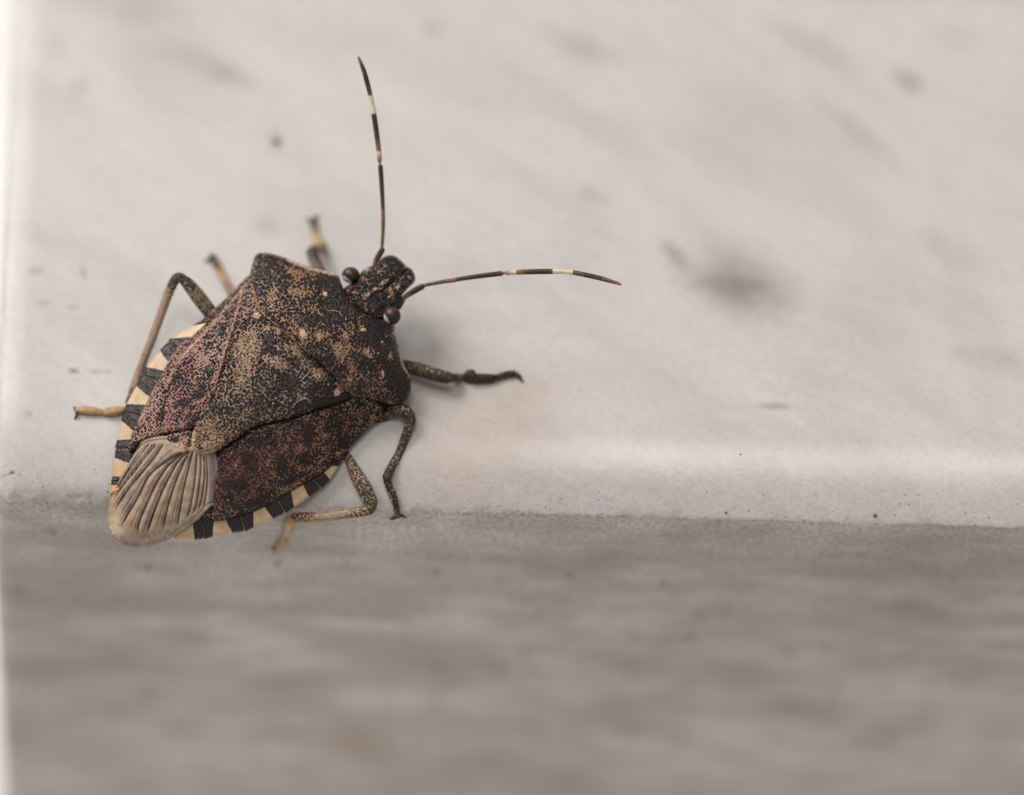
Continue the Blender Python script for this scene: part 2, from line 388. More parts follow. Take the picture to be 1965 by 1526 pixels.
def build_slab():
    import bmesh
    R, XR, YB, ZB = .9, 46.0, 60.0, -70.0
    def ztop(x, y): return prof(y) - .22 * np.clip(1 - (x - SLAB_X) / 1.2, 0, 1) ** 2
    nn = np.r_[np.linspace(50, 32, 8)[:-1], np.linspace(32, 8, 64)[:-1], np.linspace(8, 0, 130)]
    dz = np.r_[np.linspace(.03, 2, 70), np.linspace(2, 16, 80)[1:], np.linspace(16, 39, 10)[1:]]
    base = [('f', x) for x in np.r_[np.linspace(XR, SLAB_X + 12, 230), np.linspace(SLAB_X + 12, SLAB_X + R, 60)[1:]]]
    base += [('c', a) for a in np.linspace(0, math.pi / 2, 14)[1:-1]]
    base += [('l', y) for y in np.r_[np.linspace(R, 12, 60), np.linspace(12, YB, 90)[1:]]]
    ks = np.linspace(-1, 1, 31); kw = 1 - ks ** 2; kw /= kw.sum()
    rng = np.random.RandomState(5); ph = rng.rand(6) * 6
    V = []; n_top = len(nn)
    for kind, val in base:
        n = nn
        if kind == 'f': x = np.where(n > R, np.maximum(val, SLAB_X + n), val); y = n.copy(); rad = .16 + .55 * float(sstep(-8, -17, val)) + .30 * float(sstep(4, -8, val))
        elif kind == 'c':
            rr = np.maximum(R - n, 0); c = np.maximum(R, n)
            x = SLAB_X + c - rr * math.sin(val); y = c - rr * math.cos(val); rad = .8
        else: x = SLAB_X + n; y = np.where(n > R, np.maximum(val, n), val); rad = .55
        z = ztop(x, y)
        L = np.stack([x, y, z], 1)
        e = L[-1]
        L = np.vstack([L, np.stack([np.full(len(dz), e[0]), np.full(len(dz), e[1]), e[2] + (dz / 39) * (ZB - e[2])], 1)])
        s = np.r_[0, np.cumsum(np.linalg.norm(np.diff(L, axis=0), axis=1))]
        Q = np.zeros_like(L)
        for k, wt in zip(ks, kw):
            uu = np.clip(s + k * rad, 0, s[-1])
            Q += wt * np.stack([np.interp(uu, s, L[:, j]) for j in range(3)], 1)
        bl = sstep(rad * 2.6, rad * 1.1, np.abs(s - s[n_top - 1]))[:, None]
        lim = max(R, val - SLAB_X) if kind == 'f' else (R if kind == 'c' else max(R, val))
        bl[:n_top][n > lim - 1e-6] = 0
        Q = Q * bl + L * (1 - bl)
        if kind == 'f':                              # slightly chipped edge
            wob = (.6 * .035 * math.sin(val * 1.1 + ph[0]) + .018 * math.sin(val * 3.1 + ph[1]) + .016 * math.sin(val * 6.3 + ph[2])) * (.4 + .9 * math.sin(val * .37 + ph[3]) ** 2)
            g_ = np.exp(-((s - s[n_top - 1]) / .25) ** 2); Q[:, 1] += wob * g_; Q[:, 2] -= abs(wob) * g_
        V.append(Q)
    nt = len(V[0]); nb = len(base); V = np.vstack(V)
    F = [(i * nt + j, (i + 1) * nt + j, (i + 1) * nt + j + 1, i * nt + j + 1) for i in range(nb - 1) for j in range(nt - 1)]
    paint = np.zeros((len(V), 4)); paint[:, 3] = 1
    flat = V[:, 2] > -1.6
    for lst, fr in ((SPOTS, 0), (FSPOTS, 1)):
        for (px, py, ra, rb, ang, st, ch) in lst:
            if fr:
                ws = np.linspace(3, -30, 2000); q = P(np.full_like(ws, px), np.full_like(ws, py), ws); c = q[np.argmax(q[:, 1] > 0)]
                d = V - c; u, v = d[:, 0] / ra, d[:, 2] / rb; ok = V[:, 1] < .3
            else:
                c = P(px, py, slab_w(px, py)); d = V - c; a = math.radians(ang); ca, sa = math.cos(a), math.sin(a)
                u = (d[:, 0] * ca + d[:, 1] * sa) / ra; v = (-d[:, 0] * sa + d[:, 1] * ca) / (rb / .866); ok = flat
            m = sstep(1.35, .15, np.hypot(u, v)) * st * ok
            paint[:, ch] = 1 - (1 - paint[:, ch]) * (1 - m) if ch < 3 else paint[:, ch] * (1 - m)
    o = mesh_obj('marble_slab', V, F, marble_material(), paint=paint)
    me = o.data
    bm = bmesh.new(); bm.from_mesh(me); bmesh.ops.remove_doubles(bm, verts=bm.verts, dist=2e-7)
    bmesh.ops.recalc_face_normals(bm, faces=bm.faces)
    up = sum(f.normal.z * f.calc_area() for f in bm.faces)
    if up < 0: bmesh.ops.reverse_faces(bm, faces=bm.faces)
    bm.to_mesh(me); bm.free()
    me.polygons.foreach_set('use_smooth', np.ones(len(me.polygons), bool))
    o['kind'] = 'structure'
    o['label'] = 'pale grey veined marble slab with a worn rounded front edge'
    o['category'] = 'slab'
    return o
build_slab()

def ground_material():
    t = NT('white_painted_ground')
    tc = t.n('ShaderNodeTexCoord').outputs['Object']
    n = t.noise(tc, 25, 4)
    t.bsdf(Base_Color=t.mix(n, (.86, .845, .82), (.89, .875, .85)), Roughness=.6)
    return t.m
g = mesh_obj('ground', [(-500, -400, -70), (400, -400, -70), (400, 500, -70), (-500, 500, -70)], [(0, 1, 2, 3)], ground_material())
g['kind'] = 'structure'; g['label'] = 'bright white painted surface beside and below the marble slab'; g['category'] = 'ground'

# ------------------------------------------------------------------ the insect
bug = bpy.data.objects.new('stink_bug', None); COL.objects.link(bug)
bug.location = ROOT_POS * S; bug.empty_display_size = .005
bug['label'] = 'mottled brown shield shaped stink bug standing on the marble edge, antennae spread'
bug['category'] = 'insect'

AX = np.array([.725, -.688]); LT = np.array([.688, .725]); CEN = np.array([500., 780.])
def AL(pts):
    d = (np.asarray(pts, float) - CEN)
    return d @ AX * KPX, d @ LT * KPX

SIL_L = [(205, 1008), (205, 985), (213, 944), (218, 900), (222, 851), (227, 827), (240, 778), (262, 739), (291, 688), (320, 654), (347, 638), (384, 617), (417, 588), (440, 567), (477, 524), (490, 490), (523, 488), (588, 512), (645, 525), (690, 526), (741, 490)]
SIL_R = [(246, 1051), (311, 1041), (370, 1037), (407, 1031), (472, 1020), (525, 996), (571, 972), (625, 931), (656, 887), (676, 856), (719, 810), (760, 776), (787, 758), (785, 719), (767, 675), (759, 629), (770, 570), (795, 535)]
aL, lL = AL(SIL_L); aR, lR = AL(SIL_R)
ag = np.linspace(-9.2, 9.2, 200)
def mono(a, l):
    o = np.argsort(a); return np.interp(ag, a[o], l[o])
gl, gr_ = mono(aL, lL), mono(aR, lR)
ker = np.hanning(21); ker /= ker.sum()
gl = np.convolve(np.pad(gl, 10, 'edge'), ker, 'valid'); gr_ = np.convolve(np.pad(gr_, 10, 'edge'), ker, 'valid')
HA = [-9, -7.5, -6, -4, -2, 0, 2, 3.5, 5, 6, 7, 9]
HH = [.35, .60, .85, 1.12, 1.36, 1.55, 1.62, 1.55, 1.2, .9, .70, .35]
def edge_level(pts):
    a, l = AL(pts); return 0.0 - .13 * a + .12 * l
def dorsal(pts):
    a, l = AL(pts)
    lo = np.interp(a, ag, gl); hi = np.interp(a, ag, gr_)
    q = np.clip(np.abs((2 * l - lo - hi) / np.maximum(hi - lo, .5)), 0, 1.08)
    return edge_level(pts) + np.interp(a, HA, HH) * (1 - q ** 2.1)

def ellipse(pts, cx, cy, rx, ry, ang=0, hard=.5):
    c, s = math.cos(math.radians(ang)), math.sin(math.radians(ang))
    d = np.asarray(pts) - (cx, cy)
    u = (d[:, 0] * c + d[:, 1] * s) / rx; v = (-d[:, 0] * s + d[:, 1] * c) / ry
    return sstep(1.0 + hard, 1.0 - hard, np.hypot(u, v))

def apply_paint(pts, n, ops):
    col = np.zeros((n, 4)); col[:, 3] = 1
    for op in ops:
        if op[0] == 'e':
            _, ch, amt, cx, cy, rx, ry, ang = op; m = ellipse(pts, cx, cy, rx, ry, ang) * amt
        elif op[0] == 's':
            _, ch, amt, line, wdt = op; d, _p = seg_dist(pts, line); m = sstep(wdt, wdt * .3, d) * amt
        elif op[0] == 'f':
            _, ch, fn = op; m = fn(pts)
        col[:, ch] += m
    return np.clip(col, 0, 1)

def patch(name, outline, step, parent, mat, lift=0.0, roll=.18, rw=9.0, thick=.35, ridges=(), ops=(), height=None, smooth_n=2, hfn=None):
    """a plate of the exoskeleton: a domed sheet with a rounded rim and a turned-down edge"""
    ol = resample(chaikin(outline, smooth_n), step)
    lo, hi = ol.min(0), ol.max(0)
    gx = np.arange(lo[0], hi[0], step); gy = np.arange(lo[1], hi[1], step * .87)
    G = np.array([(x + (step / 2 if j % 2 else 0), y) for j, y in enumerate(gy) for x in gx])
    G += (np.random.rand(*G.shape) - .5) * step * .15
    oc = np.vstack([ol, ol[:1]])
    dG, _ = seg_dist(G, oc)
    G = G[inside_poly(G, ol) & (dG > step * .6)]
    pts = np.vstack([ol, G]); n0 = len(ol)
    vs, es, fs, ov, oe, of = delaunay_2d_cdt([Vector(p) for p in pts], [(i, (i + 1) % n0) for i in range(n0)], [], 1, 1e-4)
    V2 = np.array([tuple(v) for v in vs])
    d, _ = seg_dist(V2, oc)
    w = (height(V2) if height else dorsal(V2)) + lift
    k = np.clip(1 - d / rw, 0, 1)
    w = w - roll * (1 - np.sqrt(np.maximum(1 - k * k, 0)))
    for line, wdt, amt in ridges:
        dd, _p = seg_dist(V2, chaikin(line, 2, False)); w = w + amt * np.exp(-(dd / wdt) ** 2)
    if hfn: w = w + hfn(V2, d)
    col = apply_paint(V2, len(V2), ops)
    # orientation: pixel y points down, so flip to face the viewer
    F = []
    cnt = {}
    for f in fs:
        a = V2[f[0]]; b = V2[f[1]]; c = V2[f[2]]
        if (b[0] - a[0]) * (c[1] - a[1]) - (b[1] - a[1]) * (c[0] - a[0]) > 0: f = list(reversed(f))
        F.append(tuple(f))
        for i in range(len(f)):
            e = (f[i], f[(i + 1) % len(f)]); cnt[e] = 1
    border = [e for e in cnt if (e[1], e[0]) not in cnt]
    cxy = V2.mean(0)
    rings = [(0.45, 1.0), (1.0, 3.5)]
    allV, allW, allC = [V2], [w], [col]
    bv = sorted({v for e in border for v in e}); prev = {v: v for v in bv}
    base = len(V2)
    # inward direction from the outline
    for dz, ins in rings:
        cur = {v: base + i for i, v in enumerate(bv)}
        q = V2[bv]; dirv = cxy - q; dirv /= np.linalg.norm(dirv, axis=1)[:, None] + 1e-9
        allV.append(q + dirv * ins); allW.append(w[bv] - thick * dz); allC.append(col[bv])
        for a, b in border: F.append((prev[b], prev[a], cur[a], cur[b]))
        prev = cur; base += len(bv)
    AV = np.vstack(allV); AW = np.concatenate(allW); AC = np.vstack(allC)
    a, l = AL(AV)
    return mesh_obj(name, P(AV[:, 0], AV[:, 1], AW), F, mat, parent, uv=np.stack([a, l], 1), paint=AC)

# ---- trunk: one continuous body under the plates
def trunk():
    left = np.array(SIL_L[:18]); right = np.array(SIL_R[:16])
    poly = np.vstack([left, [(700, 560), (740, 600)], right[::-1]])
    c = poly.mean(0)
    dirv = c - poly; dl = np.linalg.norm(dirv, axis=1)[:, None]
    ol = resample(chaikin(poly + dirv / dl * 16, 2), 7)
    oc = np.vstack([ol, ol[:1]])
    lo, hi = ol.min(0), ol.max(0)
    G = np.array([(x, y) for y in np.arange(lo[1], hi[1], 8) for x in np.arange(lo[0], hi[0], 8)])
    dG, _ = seg_dist(G, oc); G = G[inside_poly(G, ol) & (dG > 4)]
    pts = np.vstack([ol, G]); n0 = len(ol)
    vs, es, fs, *_r = delaunay_2d_cdt([Vector(p) for p in pts], [(i, (i + 1) % n0) for i in range(n0)], [], 1, 1e-4)
    V2 = np.array([tuple(v) for v in vs]); d, _ = seg_dist(V2, oc)
    e = edge_level(V2)
    top = np.minimum(dorsal(V2) - .42, e - .30 + d * KPX * 1.2)
    a, l = AL(V2)
    dep = np.interp(a, [-9, -6, -2, 2, 6, 9], [.15, .5, 1.15, 1.7, 1.5, .9])
    bot = e - .32 - dep * np.sqrt(np.clip(d * KPX / 2.6, 0, 1))
    n = len(V2); F = []; cnt = {}
    for f in fs:
        A, B, C = V2[f[0]], V2[f[1]], V2[f[2]]
        if (B[0] - A[0]) * (C[1] - A[1]) - (B[1] - A[1]) * (C[0] - A[0]) > 0: f = list(reversed(f))
        F.append(tuple(f)); F.append(tuple(n + i for i in reversed(f)))
        for i in range(len(f)): cnt[(f[i], f[(i + 1) % len(f)])] = 1
    for (x, y) in [e_ for e_ in cnt if (e_[1], e_[0]) not in cnt]: F.append((y, x, n + x, n + y))
    V = np.vstack([P(V2[:, 0], V2[:, 1], top), P(V2[:, 0], V2[:, 1], bot)])
    col = np.zeros((2 * n, 4)); col[:, 0] = .5; col[:, 3] = 1
    mesh_obj('body', V, F, MAT_BELLY, bug, uv=np.vstack([np.stack([a, l], 1)] * 2), paint=col)
trunk()

# ---- pronotum
PRO = [(645, 525), (632, 522), (620, 519), (588, 511), (552, 496), (523, 487), (506, 485), (495, 485), (489, 491), (484, 508), (479, 528), (481, 547), (486, 564), (490, 581), (498, 596), (510, 610), (535, 629), (554, 646), (586, 673), (615, 700), (634, 719), (651, 736), (668, 752), (683, 760), (695, 764), (717, 768), (741, 776), (760, 776), (777, 771), (787, 758), (789, 738), (785, 719), (775, 700), (768, 676), (760, 651), (756, 638), (760, 630), (755, 623), (741, 615), (717, 610), (700, 604), (688, 594), (675, 579), (661, 559), (654, 541), (650, 529)]
pro_ops = [('e', 0, .55, 628, 545, 30, 16, 20), ('e', 0, .75, 655, 590, 26, 34, -40), ('e', 0, .75, 722, 630, 24, 34, 25), ('e', 0, .6, 742, 672, 12, 40, -12), ('e', 0, .45, 765, 735, 22, 34, 0), ('e', 0, .35, 730, 700, 40, 22, 0), ('e', 0, .35, 530, 505, 30, 12, 15), ('e', 0, .35, 625, 690, 20, 34, -40), ('e', 0, .3, 600, 615, 18, 12, 0), ('e', 0, .25, 540, 555, 14, 20, 0),
           ('e', 1, 1.0, 624, 564, 5.5, 4, 25), ('e', 1, 1.0, 697, 632, 7, 5, 20), ('e', 1, .9, 581, 640, 6, 11, -25), ('e', 1, .8, 733, 657, 8, 4, 35), ('e', 1, 1.0, 735, 717, 2.5, 9, -5), ('e', 1, .6, 612, 645, 8, 6, 0), ('e', 1, .5, 705, 678, 5, 11, -35), ('e', 1, .6, 750, 685, 5, 10, -10), ('e', 1, .45, 560, 520, 18, 5, 25), ('e', 1, .45, 570, 560, 14, 8, 10), ('e', 1, .35, 520, 570, 12, 16, 20), ('e', 1, .5, 675, 580, 10, 3, 50), ('e', 1, .6, 663, 645, 8, 4, 10), ('e', 1, .35, 655, 670, 18, 14, 0),
           ('s', 1, .9, [(552, 498), (588, 514), (620, 521), (645, 527)], 4.5), ('s', 1, 1.0, [(766, 672), (774, 698), (784, 722)], 4.5), ('s', 1, .9, [(482, 545), (489, 575), (498, 595), (520, 617), (554, 646), (590, 676)], 3.4), ('s', 1, .6, [(651, 736), (668, 752), (690, 762)], 3), ('s', 1, .7, [(759, 640), (761, 630)], 5),
           ('e', 2, .45, 735, 735, 30, 10, -30)]
def pro_h(pts, d):
    h = .14 * (ellipse(pts, 640, 592, 34, 18, 48, .6) * -.6 + ellipse(pts, 712, 648, 34, 20, 40, .6) * -.6)
    h += .06 * (vnoise(pts, 1 / 16., 3) - .5) + .03 * (vnoise(pts, 1 / 7., 4) - .5)
    return h
pro_back = [(490, 581), (498, 596), (510, 610), (535, 629), (554, 646), (586, 673), (615, 700), (634, 719), (651, 736), (668, 752), (683, 760)]
patch('pronotum', PRO, 4.0, bug, MAT_PRO, lift=.25, roll=.20, rw=8, thick=.42, ops=pro_ops, hfn=pro_h, smooth_n=2,
      ridges=[([(491, 492), (523, 489), (588, 514), (645, 527)], 4, .05), ([(760, 640), (775, 700), (786, 730)], 4, .05), (pro_back, 3, .07)])

# ---- scutellum
SCU = [(500, 590), (486, 600), (478, 612), (468, 622), (454, 650), (442, 676), (432, 703), (422, 730), (413, 754), (404, 773), (388, 795), (374, 817), (367, 839), (368, 857), (379, 869), (393, 873), (413, 868), (437, 854), (461, 837), (485, 821), (514, 810), (543, 805), (564, 800), (586, 793), (605, 785), (632, 779), (651, 772), (671, 764), (692, 752), (690, 735), (660, 705), (620, 665), (580, 630), (540, 598), (515, 585)]
scu_ops = [('e', 1, 1.0, 492, 605, 7, 5, -20), ('e', 1, .35, 475, 665, 24, 34, 20), ('e', 1, .35, 470, 720, 20, 26, 10), ('e', 1, .5, 535, 630, 12, 7, 40), ('e', 1, .5, 568, 672, 12, 8, 30), ('e', 1, .45, 530, 695, 22, 10, 20), ('e', 1, .5, 609, 715, 14, 7, 20), ('e', 1, .9, 647, 753, 6, 8, 10), ('e', 1, .3, 400, 835, 26, 30, -30), ('s', 1, .8, [(371, 830), (369, 855), (380, 867), (395, 871), (415, 865)], 5),
           ('e', 0, .5, 553, 635, 10, 20, -45), ('e', 0, .5, 520, 660, 12, 20, 0), ('e', 0, .55, 550, 735, 22, 16, -20), ('e', 0, .45, 488, 727, 10, 14, 20), ('e', 0, .45, 620, 745, 30, 12, -10), ('e', 0, .6, 650, 770, 40, 12, -20), ('e', 0, .4, 600, 775, 50, 12, -15), ('e', 0, .35, 520, 775, 26, 14, -20), ('e', 0, .35, 500, 615, 12, 8, 30), ('e', 0, .3, 430, 790, 14, 12, 0),
           ('e', 2, .9, 564, 727, 5, 8, 30), ('e', 2, .4, 440, 845, 20, 10, -20)]
def scu_h(pts, d):
    h = .10 * ellipse(pts, 610, 740, 48, 30, 0, .7) + .08 * ellipse(pts, 545, 650, 40, 26, 40, .7)
    h += .07 * (vnoise(pts, 1 / 20., 13) - .5) + .03 * (vnoise(pts, 1 / 7., 14) - .5)
    return h
patch('scutellum', SCU, 4.0, bug, MAT_SCU, lift=.07, roll=.12, rw=6, thick=.45, ops=scu_ops, hfn=scu_h, ridges=[(pro_back, 7, -.13)])

# ---- forewings: leathery part
COR_L = [(478, 526), (460, 545), (440, 567), (417, 587), (391, 610), (374, 628), (360, 643), (345, 661), (337, 672), (320, 698), (306, 727), (291, 752), (279, 778), (265, 807), (255, 827), (248, 846), (244, 862), (250, 869), (262, 858), (271, 848), (293, 841), (316, 834), (350, 828), (374, 824), (388, 812), (402, 790), (417, 770), (427, 742), (436, 712), (445, 690), (458, 660), (472, 634), (490, 608), (507, 590), (502, 550), (492, 530)]
CLAV = [(464, 560), (454, 603), (442, 640), (430, 676), (420, 715), (411, 752), (398, 785), (378, 815)]
EMB = [(470, 548), (440, 585), (410, 620), (375, 657), (345, 690), (318, 740)]
corl_ops = [('e', 0, .55, 364, 691, 14, 7, -40), ('e', 0, .5, 345, 722, 14, 8, -20), ('e', 0, .75, 311, 793, 8, 22, 15), ('e', 0, .6, 350, 774, 17, 6, 0), ('e', 0, .6, 384, 750, 8, 18, 15), ('e', 0, .45, 397, 712, 18, 8, -10), ('e', 0, .45, 398, 664, 12, 8, -30), ('e', 0, .5, 425, 630, 10, 9, 0), ('e', 0, .35, 440, 600, 8, 12, 20), ('e', 0, .4, 262, 852, 8, 6, 0), ('e', 0, .35, 370, 810, 14, 10, -30), ('s', 0, .5, [(486, 600), (454, 655), (434, 705), (414, 757)], 4),
            ('e', 1, .22, 300, 800, 30, 40, 20), ('e', 1, .25, 380, 680, 30, 30, 30), ('s', 1, .55, EMB, 3.5), ('s', 1, .5, [(320, 770), (318, 800), (317, 830)], 2), ('s', 1, .35, [(374, 630), (345, 663), (320, 700), (291, 755), (265, 810)], 5),
            ('s', 2, .95, CLAV, 4.5), ('s', 1, .75, CLAV[:6], 3.2), ('e', 2, .8, 350, 800, 60, 40, -30), ('e', 2, .5, 360, 720, 40, 50, 20), ('s', 2, .8, [(270, 847), (316, 834), (372, 823)], 4)]
def cor_h(seed):
    return lambda pts, d: .06 * (vnoise(pts, 1 / 22., seed) - .5) + .03 * (vnoise(pts, 1 / 7., seed + 1) - .5)
patch('left_forewing', COR_L, 4.0, bug, MAT_COR_L, lift=-.13, roll=.14, rw=7, thick=.3, ops=corl_ops, hfn=cor_h(21), ridges=[(CLAV, 3.5, .09), (EMB, 4, .05), ([(a + 7, b + 3) for a, b in CLAV], 4, -.05), (SCU[1:14], 4, -.09)])

COR_R = [(735, 772), (740, 794), (719, 810), (695, 834), (676, 856), (666, 866), (659, 884), (647, 893), (622, 907), (591, 926), (559, 943), (535, 960), (506, 974), (487, 983), (462, 990), (431, 999), (411, 1001), (404, 994), (408, 962), (411, 926), (413, 894), (415, 866), (430, 846), (450, 832), (475, 815), (500, 804), (535, 797), (564, 792), (586, 785), (605, 777), (632, 770), (651, 762), (671, 754), (700, 758)]
CLAVR = [(720, 792), (690, 796), (660, 803), (620, 806), (580, 812), (540, 818), (505, 826), (470, 842), (435, 866)]
corr_ops = [('e', 0, .55, 477, 887, 12, 18, -20), ('e', 0, .7, 540, 895, 8, 22, 10), ('e', 0, .7, 448, 931, 26, 9, 5), ('e', 0, .6, 593, 836, 10, 16, 10), ('e', 0, .6, 500, 848, 26, 9, -10), ('e', 0, .5, 642, 817, 18, 9, -10), ('e', 0, .45, 585, 880, 14, 10, 0), ('e', 0, .5, 660, 850, 20, 10, -50), ('e', 0, .5, 500, 960, 26, 8, -25), ('e', 0, .4, 560, 920, 20, 7, -30), ('s', 0, .6, [(430, 858), (480, 824), (540, 808), (600, 790), (671, 766)], 5), ('s', 0, .5, [(437, 998), (487, 982), (559, 942), (647, 892)], 4),
            ('e', 1, .5, 651, 870, 8, 4, -50), ('e', 1, .4, 612, 885, 10, 3, -20), ('e', 1, .35, 622, 835, 10, 7, 0), ('e', 1, .3, 555, 935, 22, 8, -30), ('e', 1, .25, 580, 860, 10, 16, 10),
            ('e', 2, .9, 450, 910, 60, 60, 0), ('e', 2, .6, 560, 860, 60, 40, -20), ('s', 2, .95, CLAVR, 3.5), ('s', 2, .8, [(415, 870), (411, 926), (406, 992)], 5)]
patch('right_forewing', COR_R, 4.0, bug, MAT_COR_R, lift=-.12, roll=.14, rw=7, thick=.3, ops=corr_ops, hfn=cor_h(31), ridges=[(CLAVR, 3.5, .05), (SCU[14:28], 4, -.11)])

# ---- membrane with its fan of veins
def r3(*p): return [(190 + x / 4.625, 760 + y / 4.625) for x, y in p]
GROOVES = [r3((380, 430), (300, 520), (200, 690), (130, 800), (105, 900)), r3((440, 430), (340, 560), (230, 710), (150, 830)), r3((500, 440), (410, 540), (300, 690), (200, 810), (140, 900)),
           r3((560, 440), (490, 550), (400, 660), (300, 770), (220, 880), (150, 990)), r3((720, 512), (600, 580), (500, 650), (430, 720), (385, 820), (330, 930), (260, 1040), (200, 1150)),
           r3((740, 510), (620, 610), (560, 690), (500, 790), (450, 900), (400, 1010), (350, 1130), (340, 1220)), r3((780, 500), (700, 580), (640, 690), (580, 800), (530, 920), (480, 1050), (430, 1200)),
           r3((800, 492), (750, 600), (690, 730), (650, 850), (610, 980), (570, 1160)), r3((830, 500), (800, 620), (770, 740), (740, 880), (720, 1000), (695, 1140)),
           r3((870, 520), (860, 640), (850, 760), (830, 880), (810, 1000), (780, 1080)), r3((900, 530), (905, 650), (890, 800), (870, 950), (840, 1040)), r3((930, 540), (940, 660), (930, 800), (910, 930), (880, 1010)), r3((950, 550), (965, 700), (955, 850), (930, 980))]
MEM = [(272, 843), (261, 864), (242, 894), (227, 924), (214, 944), (209, 965), (205, 989), (206, 1009), (214, 1028), (229, 1042), (246, 1051), (264, 1052), (287, 1049), (311, 1041), (333, 1031), (354, 1018), (374, 1003), (391, 988), (404, 972), (419, 972), (421, 940), (421, 890), (412, 862), (385, 852), (360, 846), (335, 836), (305, 836)]
GD = [chaikin(g_, 2, False) for g_ in GROOVES]
def _rs(g_, n=24):
    s_ = np.r_[0, np.cumsum(np.linalg.norm(np.diff(g_, axis=0), axis=1))]; u_ = np.linspace(0, s_[-1], n)
    return np.stack([np.interp(u_, s_, g_[:, 0]), np.interp(u_, s_, g_[:, 1])], 1)
GSEC = [_rs(GD[i]) + np.array([-5.2, -1.6]) for i in range(2, 9)] + [(_rs(GD[i]) + _rs(GD[i + 1])) / 2 + np.array([1.5, .5]) for i in range(0, 8)]
GSW = [1.3] * 7 + [1.2] * 8
GW = [2.2, 1.9, 2.4, 3.4, 3.6, 3.4, 3.4, 3.0, 2.9, 2.4, 2.2, 2.0, 2.0]
def mem_fields(pts):
    dk = np.zeros(len(pts)); dep = np.zeros(len(pts))
    for g_, gw in zip(GD + GSEC, GW + GSW):
        d, s = seg_dist(pts, g_)
        tot = np.linalg.norm(np.diff(g_, axis=0), axis=1).sum()
        fade = sstep(1.0, .93, s / tot) * .6 + .4
        fade *= .85 + .3 * vnoise(pts, 1 / 26., 77)
        dk = np.maximum(dk, np.exp(-(d / (gw * (.66 if gw > 1.5 else .85))) ** 4) * fade * (.80 + .12 * gw if gw > 1.5 else .72))
        dep = np.maximum(dep, np.exp(-(d / gw) ** 2) * fade * (1 if gw > 1.5 else .45))
    return np.clip(dk, 0, 1), dep
def mem_h(pts, d):
    dk, dep = mem_fields(pts)
    h = -.06 * dep + .05 * (vnoise(pts, 1 / 14., 43) - .5)
    h += .05 * np.exp(-((d - 2.5) / 2.2) ** 2) - .05 * np.exp(-((d - 8) / 2.0) ** 2)
    return h
mem_ops = [('f', 0, lambda p: mem_fields(p)[0]), ('f', 0, lambda p: .42 * (seg_dist(p, MEM[5:18])[0] < 9) * (np.sin(seg_dist(p, chaikin(MEM[5:18], 2, False))[1] * 2 * math.pi / 3.6) > 0)),
           ('e', 0, .35, 243, 960, 12, 20, 10), ('e', 1, .5, 285, 940, 5, 22, 25), ('e', 1, .5, 325, 955, 5, 22, 15), ('e', 1, .4, 362, 930, 5, 22, 8), ('e', 0, .3, 262, 930, 6, 22, 30), ('e', 1, .5, 275, 1025, 7, 12, 30), ('e', 1, .6, 222, 960, 8, 20, 15), ('e', 1, .6, 252, 1015, 8, 14, 30), ('e', 1, .35, 340, 920, 8, 20, 10), ('e', 1, .35, 300, 990, 8, 22, 20), ('e', 1, .3, 325, 865, 14, 10, 0), ('e', 1, .3, 232, 985, 8, 16, 10),
           ('f', 2, lambda p: sstep(399, 404, p[:, 0]) * .85)]
patch('wing_membrane', MEM, 2.0, bug, MAT_MEMB, lift=-.17, roll=.16, rw=10, thick=.2, ops=mem_ops, hfn=mem_h)
LOBE = [(316, 836), (322, 849), (333, 860), (346, 867), (358, 866), (367, 858), (371, 846), (373, 828), (356, 824), (335, 828)]
patch('wing_lobe', LOBE, 3.2, bug, MAT_COR_L, lift=-.145, roll=.12, rw=8, thick=.2, ops=[('e', 1, .8, 340, 857, 16, 7, 15), ('e', 1, .5, 352, 845, 8, 10, 0), ('e', 0, .5, 335, 845, 12, 5, -15), ('s', 0, .5, [(352, 835), (350, 850)], 4)])

